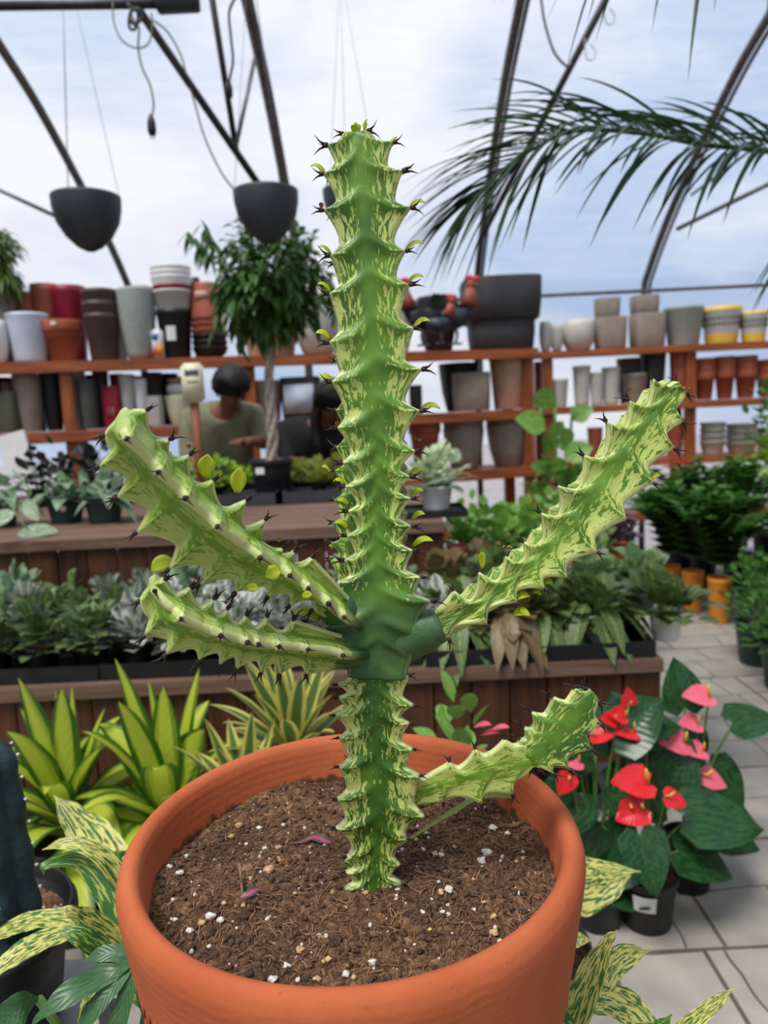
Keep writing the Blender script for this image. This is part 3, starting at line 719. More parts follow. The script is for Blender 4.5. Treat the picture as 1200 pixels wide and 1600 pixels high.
rooster(662, 540, 4.72, 1.15, -1, 'painted metal rooster nearest the cactus stem', 'black', 'neckred')
rooster(688, 540, 4.62, .8, 1, 'small metal rooster between the two larger ones', 'teal', 'neckred')
rooster(712, 540, 4.74, 1.15, 1, 'painted metal rooster beside the big charcoal planter', 'teal', 'neckred')

# ------------------------------------------------------------------ foliage helpers
def bush(mb, c, R, H, n, Ln, W, shape='ovate', droop=.35, upb=.5, inner=.35, wave=0.0, fold=.15):
    c = V3(c)
    for i in range(n):
        a = rnd.uniform(0, 2*PI); el = math.asin(rnd.uniform(-.05, 1)); q = rnd.uniform(inner, 1)
        d = V3((math.cos(a)*math.cos(el), math.sin(a)*math.cos(el), math.sin(el)))
        p = c+V3((d.x*R*q, d.y*R*q, d.z*H*q)); l = Ln*rnd.uniform(.7, 1.15)
        dd = (d+V3((rnd.uniform(-.4, .4), rnd.uniform(-.4, .4), upb+rnd.uniform(-.3, .3)))).normalized()
        mb.leaf(p-dd*l*.35, dd, l, W*rnd.uniform(.8, 1.1), droop*rnd.uniform(.5, 1.4), shape, k=5, across=(-1, -.5, 0, .5, 1), wave=wave, fold=fold)
def stems(mb, z0, R, H, n, r):
    for i in range(n):
        a = rnd.uniform(0, 2*PI); q = rnd.uniform(.2, .9)
        mb.tube([V3((.015*math.cos(a), .015*math.sin(a), z0)), V3((R*q*.4*math.cos(a), R*q*.4*math.sin(a), z0+H*.45)), V3((R*q*math.cos(a), R*q*math.sin(a), z0+H*.75))], r, 5, cap=False)
POTM = {}
def potted(name, label, loc, pot, fol, lm, cat='plant', group=None, stem=None, soil=True, sq=0, tagged=False):
    r0 = empty(name, loc, label, cat, group)
    style, R, h, pm = pot
    key = (style, R, h, pm, sq)
    if key not in POTM:
        mb = MB(); mb.lathe(pot_prof(style, R, h, .004), n=28, sq=sq, rot=.3); POTM[key] = build('pot', mb, MT[pm], r0).data
    else: build('pot', None, None, r0, mesh=POTM[key])
    if soil:
        mb = MB(); mb.lathe([(R*.93, h*.86), (R*.5, h*.89), (0, h*.9)], n=16, sq=sq, rot=.3); build('soil', mb, MT['soil'], r0)
    mb = MB(); fol(mb, h)
    if mb.v: build('foliage', mb, lm, r0)
    if stem:
        mb = MB(); stem(mb, h); build('stem', mb, MT['stem'], r0)
    if tagged:
        mb = MB(); a0 = -PI/2-.15; k = 6; rr = R*1.0
        vs = [V3((rr*(.93+.05*j)*math.cos(a0+.5*(i/k-.5)), rr*(.93+.05*j)*math.sin(a0+.5*(i/k-.5)), h*(.5+.22*j))) for j in (0, 1) for i in range(k+1)]
        mb.add(vs, [(i, i+1, k+2+i, k+1+i) for i in range(k)]); build('price_label', mb, MT['label'], r0)
    return r0
G = srgb
LM = dict(
    scind=leafmat('silvery_scindapsus_leaf', G(92, 128, 92), G(168, 190, 160), 'blotch', thr=(.46, .56)),
    fitw=leafmat('silver_veined_leaf', G(78, 96, 72), G(196, 202, 186), 'net'),
    fitg=leafmat('mid_green_veined_leaf', G(66, 96, 50), G(138, 160, 104), 'net'),
    white=leafmat('white_pink_leaf', G(196, 200, 190), G(110, 120, 104), 'stripes', thr=(.2, .5)),
    calath=leafmat('calathea_leaf', G(66, 98, 48), G(146, 164, 96), 'net', vein=.6),
    calagr=leafmat('silver_calathea_leaf', G(92, 128, 72), G(148, 172, 118), 'blotch'),
    maroon=leafmat('maroon_backed_leaf', G(96, 78, 56), G(128, 112, 74), 'blotch', transl=.15),
    lime=leafmat('lime_green_leaf', G(126, 168, 50), G(168, 196, 70), 'blotch'),
    bright=leafmat('bright_green_leaf', G(96, 144, 58), G(130, 172, 80), 'blotch'),
    green=leafmat('glossy_green_leaf', G(56, 100, 42), G(90, 138, 60), 'blotch', rough=.3),
    fig=leafmat('fig_leaf', G(58, 94, 46), G(84, 124, 60), 'blotch', rough=.35, transl=.35),
    dark=leafmat('near_black_leaf', G(44, 46, 48), G(70, 72, 72), 'blotch', transl=.05),
    purple=leafmat('purple_leaf', G(76, 56, 76), G(100, 76, 96), 'blotch', transl=.1),
    caladium=leafmat('pale_caladium_leaf', G(198, 212, 180), G(120, 152, 96), 'edges', thr=(.75, .95)),
    yvar=leafmat('yellow_variegated_leaf', G(96, 134, 52), G(220, 216, 110), 'blotch', thr=(.48, .54)),
    draca=leafmat('lemon_lime_leaf', G(58, 106, 30), G(196, 210, 72), 'stripes', thr=(.40, .80), ns=(1.2, 9), transl=.4),
    draca2=leafmat('yellow_edged_leaf', G(92, 122, 66), G(226, 216, 120), 'edges', thr=(.45, .62), ns=(1.0, 7), transl=.35),
    aglao=leafmat('mottled_yellow_aglaonema_leaf', G(70, 114, 48), G(214, 210, 120), 'blotch', thr=(.46, .52), ns=(9, 13), transl=.25),
    aglao2=leafmat('mostly_green_mottled_leaf', G(58, 110, 50), G(170, 190, 96), 'blotch', thr=(.52, .58), ns=(8, 12), transl=.25),
    lobed=leafmat('grey_green_lobed_leaf', G(62, 104, 66), G(104, 142, 92), 'blotch', thr=(.5, .7), ns=(9, 30), rough=.35),
    palm=leafmat('palm_leaflet', G(40, 68, 44), G(62, 92, 58), 'plain', transl=.3),
    anth=leafmat('anthurium_leaf', G(28, 66, 36), G(44, 88, 46), 'blotch', rough=.25, vein=.35),
    spathe_r=leafmat('red_spathe', G(214, 30, 44), G(232, 60, 60), 'plain', rough=.25, transl=.2),
    spathe_p=leafmat('pink_spathe', G(232, 84, 112), G(244, 150, 164), 'plain', rough=.25, transl=.25),
    weep=leafmat('feathery_yellow_green_leaf', G(84, 118, 44), G(124, 150, 66), 'plain', transl=.35),
)
def F(R, H, n, Ln, W, **k): return lambda mb, h: bush(mb, (0, 0, h*.95), R, H, n, Ln, W, **k)
def S(R, H, n, r=.0025): return lambda mb, h: stems(mb, h*.85, R, H, n, r)

# ------------------------------------------------------------------ taller bench plants
for i, (px, Y, tx) in enumerate([(0, 3.0, 'leftmost, cut by the photo edge'), (105, 3.05, 'middle one with a round white sticker'), (165, 2.98, 'rightmost, next to the cactus arm')]):
    p = at(px, 815, Y); p.z = HZ
    o = potted('potted_scindapsus', 'silvery trailing plant in a dark green pot, '+tx, p, ('taper', .078, .115, 'greenpot'),
               F(.11, .13, 26, .14, .065, droop=.75, upb=.6), LM['scind'], group='silvery plants in green pots')
    if i == 1:
        mb = MB(); mb.lathe([(0, 0), (.013, 0), (.013, .002), (0, .002)], n=16); s_ = build('sticker', mb, MT['white'], o)
        s_.rotation_euler = (PI/2, 0, 0); s_.location = (.02, -.073, .065)
p = at(35, 800, 2.62); p.z = HZ
r0 = empty('trailing_vine', (p.x, 2.6, HZ), 'pale vine stem with a large leaf hanging over the taller bench edge', 'vine')
mb = MB(); a = [at(20, 735, 2.9), at(48, 770, 2.75), at(24, 792, 2.6), at(30, 812, 2.5), at(50, 832, 2.48)]
P = [q-r0.location for q in catmull(a, 5)]; mb.tube(P, .003, 6); build('stem', mb, MT['stem'], r0)
mb = MB()
mb.leaf(P[-1]+V3((-.05, 0, .0)), (1, -.1, .1), .15, .075, .1, 'ovate', up=(0, -.6, 1), k=8, across=(-1, -.5, 0, .5, 1))
build('leaf', mb, LM['scind'], r0); mb = MB()
mb.leaf(P[8], (.6, -.4, -.3), .10, .06, .3, 'ovate', up=(0, -.8, .5)); build('leaf', mb, LM['scind'], r0); mb = MB(); mb.leaf(P[12], (-.7, -.3, -.2), .10, .06, .3, 'ovate', up=(0, -.8, .5))
build('leaf', mb, LM['scind'], r0)
for i, px in enumerate([60, 100, 145, 185, 215]):
    p = at(px, 760, 3.75); p.z = HZ
    potted('potted_foliage', ['first', 'second', 'third', 'fourth', 'fifth'][i]+' from the left of the near-black leafed plants behind the silvery ones', p, ('nurs', .06, .09, 'black'),
           F(.13, .27, 50, .085, .05), LM['dark'], group='near-black leafed plants', stem=S(.1, .2, 6))
for i, (px, Y) in enumerate([(240, 3.6), (290, 3.7), (340, 3.55), (375, 3.62)]):
    p = at(px, 770, Y); p.z = HZ
    potted('potted_foliage', 'lime green leafy plant on the taller bench, '+['mostly behind the upper left cactus arm', 'right behind the cream stake sign', 'between the stake and the fig pot', 'touching the fig pot on its left'][i], p, ('nurs', .055, .08, 'black'),
           F(.10, .15, 55, .075, .045), LM['lime'], group='lime green plants on the taller bench')
for i, (px, Y) in enumerate([(472, 3.6), (500, 3.55), (530, 3.6), (562, 3.6)]):
    p = at(px, 770, Y); p.z = HZ
    potted('potted_foliage', 'yellow speckled croton-like plant, '+['next to the fig pot', 'second right of the fig pot', 'just left of the cactus stem', 'behind the cactus stem'][i], p, ('nurs', .055, .08, 'black'),
           F(.09, .14, 60, .06, .04), LM['yvar'], group='yellow speckled plants')
for i, px in enumerate([385, 490]):
    p = at(px, 770, 3.36); mb = MB(); 
    for (c_, d_) in [((0, 0, .005), (.34, .2, .01)), ((0, -.1, .03), (.34, .006, .05)), ((0, .1, .03), (.34, .006, .05)), ((-.17, 0, .03), (.006, .2, .05)), ((.17, 0, .03), (.006, .2, .05))]: mb.box(c_, d_)
    tag(build('plant_tray', mb, MT['charcoal'], smooth=False, loc=(p.x+.0, 3.42, HZ+.001)), ['charcoal tray under the lime plants left of the fig pot', 'charcoal tray right of the fig pot'][i], 'tray')
# weeping fig
p = at(428, 782, 3.5); p.z = HZ
fig = empty('potted_fig_tree', p, 'weeping fig with braided pale trunk in a black pot on the taller bench', 'tree')
mb = MB(); mb.lathe(pot_prof('nurs', .10, .20, .004), n=32); build('pot', mb, MT['black'], fig)
mb = MB(); mb.add([V3((.098*math.cos(a), .098*math.sin(a), z)) for z in (.135, .165) for a in [-2.3+.5*i/6 for i in range(7)]], [(i, i+1, 8+i, 7+i) for i in range(6)]); build('price_label', mb, MT['label'], fig)
mb = MB(); mb.lathe([(.093, .175), (0, .185)], n=20); build('soil', mb, MT['soil'], fig)
top = at(422, 520, 3.5)-p
mb = MB(); H_ = top.z
for s_ in range(3):
    P = []
    for k in range(40):
        t = k/39; a = s_*2*PI/3+t*11; rr = .016*(1-.3*t)
        P.append(V3((top.x*t+rr*math.cos(a)+.006*math.sin(t*7), rr*math.sin(a), .17+(H_-.17)*t)))
    mb.tube(P, [.015*(1-.35*k/39) for k in range(40)], 8)
cc = at(423, 438, 3.5)-p
tips = []
for k in range(22):
    a = k*2.4; e = rnd.uniform(.1, 1.3); Rr = .27
    tip = cc+V3((Rr*math.cos(a)*math.cos(e), Rr*math.sin(a)*math.cos(e), -.05+.30*math.sin(e)*.9))
    st = V3((top.x, 0, H_)); mid = (st+tip)/2+V3((0, 0, .06)); tips.append((st, mid, tip))
    mb.tube(catmull([st, mid, tip], 4), [.006]*5+[.003]*4, 5, cap=False)
build('trunk', mb, MT['bark'], fig)
mb = MB()
for i in range(1500):
    d = V3((rnd.gauss(0, 1), rnd.gauss(0, 1), rnd.gauss(0, 1))).normalized(); q_ = rnd.uniform(.25, 1)**.6*(1+.28*noise.noise(d*2.2+V3((3, 1, 5))))
    q = cc+V3((d.x*.25, d.y*.25, d.z*.27-.0))*q_
    mb.leaf(q, d*.8+V3((rnd.uniform(-.6, .6), rnd.uniform(-.6, .6), rnd.uniform(-.7, .3))), rnd.uniform(.05, .075), .034, .5, 'ovate', k=4)
for (dx, dy, L_) in [(-.20, 0, .26), (.22, .05, .14), (.10, -.2, .16), (-.1, -.2, .2), (-.13, .0, .38), (.22, -.1, .2), (-.24, .08, -.24), (-.27, 0, -.14)]:
    base = cc+V3((dx, dy, .05 if L_ > 0 else .12))
    for j in range(18):
        t = j/17; q = base+V3((dx*.35*t, dy*.3*t, -L_*t if L_ > 0 else -L_*t*.8))
        mb.leaf(q, (rnd.uniform(-1, 1), rnd.uniform(-1, 1), -.7), .075, .03, .4, 'ovate', k=4)
build('foliage', mb, LM['fig'], fig)

# meter head on a stake
p = at(309, 780, 2.95); p.z = HZ
r0 = empty('stake_sign', p, 'cream rounded plastic card holder on a brown wooden stake behind the cactus arm', 'sign')
t0 = at(306, 598, 2.95)-p
mb = MB(); mb.box((t0.x*.5+.0, .012, (t0.z-.02)/2+.01), (.034, .012, t0.z+.0), rot=None); build('stake', mb, MT['stake'], r0)
mb = MB(); mb.box((t0.x*.6, 0, t0.z), (.088, .022, .155), bev=.010); hd = build('head', mb, MT['cream'], r0)
mb = MB(); mb.box((t0.x*.6, -.0125, t0.z+.042), (.056, .002, .024)); build('display', mb, MT['grey'], hd)
mb = MB()
for k in range(3): mb.box((t0.x*.6-.017+.017*k, -.0145, t0.z+.042), (.011, .002, .013))
build('digits', mb, MT['ink'], hd); mb = MB(); mb.box((t0.x*.6, -.0125, t0.z+.005), (.04, .002, .003)); build('marks', mb, MT['ink'], hd)
# plant under the stake
p = at(318, 790, 2.8); p.z = HZ
# caladium
p = at(682, 797, 2.82); p.z = HZ
mb = MB()
for (c_, d_) in [((0, 0, .005), (.3, .24, .01)), ((0, -.12, .012), (.3, .006, .024)), ((0, .12, .012), (.3, .006, .024)), ((-.15, 0, .012), (.006, .24, .024)), ((.15, 0, .012), (.006, .24, .024))]: mb.box(c_, d_)
tag(build('plant_tray', mb, MT['black'], smooth=False, loc=(p.x-.05, p.y-.05, HZ+.001)), 'black tray under the pale-leaved plant at the bench end', 'tray')
p.z += .012
potted('potted_caladium', 'pale cream-leaved plant in a white pot right of the cactus stem', p, ('taper', .066, .09, 'white'), F(.12, .2, 70, .11, .06, droop=.5), LM['caladium'], stem=S(.08, .15, 8))

# ------------------------------------------------------------------ low bench, left
rows = [(2.08, .085, 'front', ['white', 'fitg', 'white', 'fitw']), (2.27, .10, 'middle', ['fitg', 'fitg', 'fitw', 'white']), (2.44, .12, 'back', ['fitw', 'fitg', 'scind', 'fitw'])]
PROTO = {}
ordi = ['first', 'second', 'third', 'fourth', 'fifth', 'sixth', 'seventh', 'eighth', 'ninth', 'tenth', 'eleventh', 'twelfth', 'thirteenth']
desc = {'white': 'white and grey-leaved', 'fitg': 'mid-green veined', 'fitw': 'silver-veined', 'scind': 'pale silvery'}
for ri, (Y, hh, rn, kinds) in enumerate(rows):
    for i in range(12):
        X = -1.30+i*.142+ri*.03
        k = kinds[(i*7+ri*3) % 4]
        if ri == 0 and i < 5: k = 'fitg'
        if ri == 0 and 4 <= i < 9: k = 'white'
        if ri == 1 and 5 <= i < 8: k = 'white'
        key = (k, (i+ri) % 2)
        lab = f'{desc[k]} small plant, {ordi[i]} from left in low bench {rn} row'
        if key in PROTO:
            o = dup(PROTO[key]); o['label'] = lab
        else:
            big = k == 'scind'
            o = potted('potted_fittonia', lab, (0, 0, 0), ('nurs', .05, .075, 'black'), F(.09, .15 if not big else .17, 80 if not big else 46, .066 if not big else .10, .042 if not big else .055, droop=.3, upb=.5, wave=.1), LM[k], group='small veined plants on the low bench')
            PROTO[key] = o
        o.location = (X, Y, LZ+.008); o.rotation_euler.z = rnd.uniform(0, 6.28); sc_ = rnd.uniform(.9, 1.12); o.scale = (sc_,)*3
def tray(xa, xb, ya, yb, z, label):
    mb = MB(); cx, cy_ = (xa+xb)/2, (ya+yb)/2; w_, d_ = xb-xa, yb-ya
    for (c_, dd) in [((0, 0, .003), (w_, d_, .006)), ((0, -d_/2, .022), (w_, .008, .044)), ((0, d_/2, .022), (w_, .008, .044)), ((-w_/2, 0, .022), (.008, d_, .044)), ((w_/2, 0, .022), (.008, d_, .044))]: mb.box(c_, dd)
    tag(build('plant_tray', mb, MT['black'], smooth=False, loc=(cx, cy_, z+.001)), label, 'tray', 'black trays on the low bench')
tray(-1.42, -.82, 1.99, 2.5, LZ, 'leftmost black tray on the low bench'); tray(-.81, -.21, 1.99, 2.5, LZ, 'black tray on the low bench below the lower left cactus arm')
tray(-.20, .09, 1.99, 2.5, LZ, 'black tray on the low bench hidden behind the cactus stem'); tray(.10, LBX-.02, 1.97, 2.5, LZ, 'black tray holding the white-potted calatheas')

# ------------------------------------------------------------------ calatheas at the right
spec = [(715, 2.12, 'calath', 'white', 'olive striped calathea in a white pot just right of the cactus stem'),
        (790, 2.1, 'maroon', 'black', 'trailing brown-backed calathea spilling over the tray'),
        (838, 2.14, 'calath', 'white', 'striped calathea in a white pot behind the trailing one'),
        (925, 2.12, 'calath', 'white', 'bushy olive calathea in a white pot with a maroon stalk'),
        (1040, 2.1, 'calath', 'white', 'small calathea in a white pot at the tray corner'),
        (700, 2.36, 'maroon', 'black', 'brownish calathea in the back row next to the cactus stem'),
        (775, 2.38, 'calath', 'black', 'olive calathea in the back row, second from the cactus stem'),
        (850, 2.38, 'maroon', 'black', 'copper-leaved calathea in the middle of the back row'),
        (925, 2.36, 'calagr', 'black', 'silvery green calathea right of the copper one'),
        (1000, 2.38, 'calagr', 'black', 'silvery green calathea at the right end of the back row'),
        (760, 2.68, 'maroon', 'black', 'brownish plant behind the back row near the small clay pot'),
        (850, 2.7, 'calagr', 'black', 'pale green plant below the big right cactus arm'),
        (905, 2.78, 'calagr', 'black', 'pale silvery plant under the purple one'),
        (915, 3.1, 'calath', 'black', 'olive striped plant farthest right under the purple one')]
for (px, Y, k, pm, lb) in spec:
    p = at(px, 1030, Y); p.z = LZ+(.008 if Y < 2.5 else .0)
    fr = Y < 2.2
    def fol(mb, h, fr=fr, px=px):
        bush(mb, (0, 0, h), .125, .17 if not fr else .13, 62, .095, .066, 'ovate', .35, .4)
        if px in (790, 715, 838, 925):
            for k_ in range(13): 
                a = rnd.uniform(PI+.2, 2*PI-.2); 
                mb.leaf(V3((.07*math.cos(a), .07*math.sin(a), h+rnd.uniform(-.02, .05))), (math.cos(a), math.sin(a)*.8, -.25), .12, .055, rnd.uniform(.5, 1.0), 'ovate', k=6, across=(-1, -.5, 0, .5, 1))
    potted('potted_calathea', lb, p, ('taper', .048, .085, pm), fol, LM[k], group='calatheas on the low bench', stem=S(.09, .12, 8))
# bright bed behind
for i, (px, Y) in enumerate([(722, 3.05), (775, 2.95), (828, 3.0), (880, 3.05), (745, 3.35), (805, 3.38), (865, 3.38)]):
    p = at(px, 870, Y); p.z = LZ
    potted('potted_foliage', 'bright green leafy plant beyond the calatheas, '+['nearest the bench end', 'second in its front row', 'third in its front row', 'last in its front row', 'first in its rear row', 'second in its rear row', 'last in its rear row'][i], p, ('nurs', .07, .10, 'black'),
           F(.14, .24, 80, .075, .052), LM['bright'], group='bright green plants beyond the calatheas', stem=S(.1, .2, 6))
p = at(716, 900, 2.75); p.z = LZ
tag(pot_obj('flower_pot', 'rim', .045, .20, 'clay'), 'small clay pot among the plants right of the cactus stem', 'pot').location = p
p = at(968, 868, 3.3); p.z = LZ
potted('potted_foliage', 'dark purple ruffled plant under the big right cactus arm', p, ('nurs', .06, .09, 'clay'), F(.11, .13, 90, .06, .045, wave=.2), LM['purple'])
mb = MB()
# fiddle-leaf plant
p = at(872, 900, 4.1); p.z = 0
def ff(mb, h):
    for (x, y, dx, L_) in [(848, 625, .1, .15), (838, 655, -.8, .17), (862, 690, -.3, .13), (905, 640, .6, .12), (895, 700, .8, .15), (915, 725, .9, .14), (880, 745, .3, .15), (850, 725, -.7, .13), (870, 665, .2, .1), (885, 680, -.2, .12), (900, 760, .5, .15), (850, 765, -.6, .15), (875, 780, 0, .15)]:
        q = at(x, y, 4.1+rnd.uniform(-.08, .08))-p
        mb.leaf(q-V3((dx*.06, 0, .06)), (dx, -.15, .55), L_*1.25, L_*.85, .25, 'ovate', up=(0, -1, .5), k=7, across=(-1, -.5, 0, .5, 1))
    bush(mb, (0, 0, .75), .17, .3, 40, .11, .07)
def fs(mb, h):
    for dx in (-.05, 0, .06): mb.tube(catmull([V3((dx*.3, 0, h*.8)), V3((dx, 0, .7)), V3((dx*1.6, .01, 1.2))], 5), .008, 6)
potted('potted_fiddle_leaf', 'tall broad-leaved plant standing in front of the right shelf post', p, ('nurs', .14, .26, 'black'), ff, LM['bright'], stem=fs)
# ZZ plants with orange pots on the paving
def zz(R, H, n):
    def f(mb, h):
        for k in range(n):
            a = rnd.uniform(0, 2*PI); ln = rnd.uniform(.0, R); 
            P = catmull([V3((0, 0, h*.9)), V3((ln*.4*math.cos(a), ln*.4*math.sin(a), h+H*.55)), V3((ln*math.cos(a), ln*math.sin(a), h+H*rnd.uniform(.75, 1.0)))], 6)
            for j in range(2, len(P)):
                for s_ in (-1, 1, 2):
                    t = (P[j]-P[j-1]).normalized(); sd = t.cross(V3((0, 0, 1))) if t.z < .95 else V3((math.sin(a), -math.cos(a), 0))
                    if s_ == 2: sd = V3((rnd.uniform(-1, 1), -1, 0)); 
                    mb.leaf(P[j], sd.normalized()*(s_ if s_ < 2 else 1)+t*.7, .10, .05, .15, 'ovate', k=4)
    return f
def wrapped(name, label, px, py, R, h, H, Rf, n, pm='orange', lm='green', group='glossy green plants on the paving'):
    p = atz(px, py, 0)
    return potted(name, label, p, ('taper', R, h, pm), zz(Rf, H, n), LM[lm], group=group)
wrapped('potted_zz_plant', 'glossy green plant in an orange wrapped pot, leftmost by the paving', 1046, 945, .062, .24, .46, .36, 32)
wrapped('potted_zz_plant', 'glossy green plant in an orange wrapped pot, second by the paving', 1082, 955, .062, .24, .48, .36, 32)
wrapped('potted_zz_plant', 'glossy green plant in an orange wrapped pot with its wrap nearest the camera', 1124, 972, .065, .25, .42, .34, 30)
wrapped('potted_zz_plant', 'taller glossy plant behind the orange-potted ones', 1152, 928, .09, .26, .56, .38, 34, 'black')
wrapped('potted_zz_plant', 'glossy plant behind the orange-potted ones, nearest the right shelf post', 1098, 915, .09, .26, .52, .36, 32, 'black')
for i, (x, y, H) in enumerate([(1182, 1035, .36), (1225, 1075, .34), (1180, 985, .34), (1242, 985, .4), (1290, 1025, .4)]):
    p = atz(x, y, 0)
    potted('potted_foliage', 'bushy plant in a green pot at far right, '+['front one with its pot in view', 'frontmost, cut by the edge', 'left one of the second row', 'right one of the second row', 'outermost one'][i], p, ('taper', .095, .20, 'greenpot'),
           F(.17, H, 150, .06, .032), LM['green'], group='bushy plants in green pots', stem=S(.12, .3, 8))
p = atz(1215, 900, 0)
potted('potted_shrub', 'tall shrub cut by the right edge in front of the shelf', p, ('nurs', .16, .3, 'black'), lambda mb, h: bush(mb, (0, 0, .75), .26, .75, 320, .09, .045), LM['green'], stem=S(.1, .8, 6, .006))
p = at(1226, 700, 3.6); p.z = 0
potted('potted_shrub', 'yellow-green leaved plant barely entering at the right edge', p, ('nurs', .12, .3, 'black'), lambda mb, h: bush(mb, (0, 0, .85), .14, .35, 90, .12, .06), LM['lime'], stem=S(.08, .7, 5, .006))
# red flowers by the shelf
p = at(1055, 800, 4.75); p.z = .40
def redfl(mb, h):
    for k in range(7):
        c_ = V3((rnd.uniform(-.09, .09), rnd.uniform(-.08, .08), h+.22+rnd.uniform(-.03, .03)))
        for j in range(6): mb.leaf(c_, (math.cos(j*1.05), math.sin(j*1.05), .25), .06, .035, .2, 'ovate', k=4)
p = atz(1055, 905, 0); p = V3((p.x, 4.85, 0))
o = potted('potted_poinsettia', 'red-flowered plant in front of the right shelf post', p, ('nurs', .1, .45, 'black'), lambda mb, h: redfl(mb, h+.12), LM['spathe_r'], stem=S(.08, .35, 7))
mb = MB(); bush(mb, (0, 0, .5), .12, .18, 60, .08, .05); build('green_leaves', mb, LM['green'], o)
# bushy weeping plant on the top shelf at the left edge
p, _r = spot(-30, 30, 548, T, .0)
o = potted('potted_weeping_shrub', 'bushy yellow-green plant above the pots at the left edge', (p.x-.05, p.y+.05, T+.40), ('nurs', .09, .12, 'black'),
       lambda mb, h: (bush(mb, (0.02, 0, h+.15), .20, .22, 620, .085, .026, 'lance', .9, .1), bush(mb, (.1, -.03, h+.0), .1, .12, 160, .1, .024, 'lance', 1.4, -.3)), LM['weep'], stem=S(.1, .2, 8))
mb = MB(); mb.lathe([(0, 0), (.12, 0), (.10, .40), (0, .40)], n=20); tag(build('pot_riser', mb, MT['taupe'], loc=(p.x-.05, p.y+.05, T)), 'upturned pot lifting the bushy plant at the left edge', 'pot')

# ------------------------------------------------------------------ dracaenas on the floor, left
def rosette(n, Ln, W, droop, z0=0, el=(0.5, 1.45), cane=None):
    def f(mb, h):
        for k in range(n):
            t = k/(n-1); a = k*2.399+.4; e = el[0]+(el[1]-el[0])*t**.8
            l = Ln*rnd.uniform(.8, 1.05)*(1-.25*t*0)
            b = V3((.012*math.cos(a), .012*math.sin(a), h*.9+z0+.10*t))
            mb.leaf(b, (math.cos(a)*math.cos(e), math.sin(a)*math.cos(e), math.sin(e)), l, W*rnd.uniform(.85, 1.1), droop*(1.25-t), 'lance', k=10, across=(-1, -.5, 0, .5, 1), fold=.22, wave=.03)
    return f
def place(px, py, Y, z=0):
    p = at(px, py, Y); p.z = z; return p
potted('potted_dracaena', 'lime-striped dracaena in a black pot, leftmost on the floor', place(108, 1300, 1.66), ('nurs', .115, .25, 'black'), rosette(26, .41, .075, .7, 0, (.3, 1.42)), LM['draca'], group='lime-striped dracaenas')
potted('potted_dracaena', 'lime-striped dracaena right behind the clay pot rim', place(262, 1300, 1.62), ('nurs', .11, .22, 'black'), rosette(24, .42, .078, .7, .04, (.3, 1.42)), LM['draca'], group='lime-striped dracaenas')
potted('potted_dracaena', 'cream-edged narrow-leaved dracaena below the lower left cactus arm', place(468, 1300, 1.60), ('nurs', .11, .25, 'black'), rosette(44, .27, .042, .45, .16, (.1, 1.35)), LM['draca2'], stem=lambda mb, h: mb.tube([(0, 0, h*.8), (0, 0, h+.22)], .01, 8))
potted('potted_foliage', 'cream-edged plant low beside the clay pot rim', place(385, 1300, 1.5), ('nurs', .1, .2, 'black'), rosette(24, .25, .04, .45, .12, (.2, 1.3)), LM['draca2'])

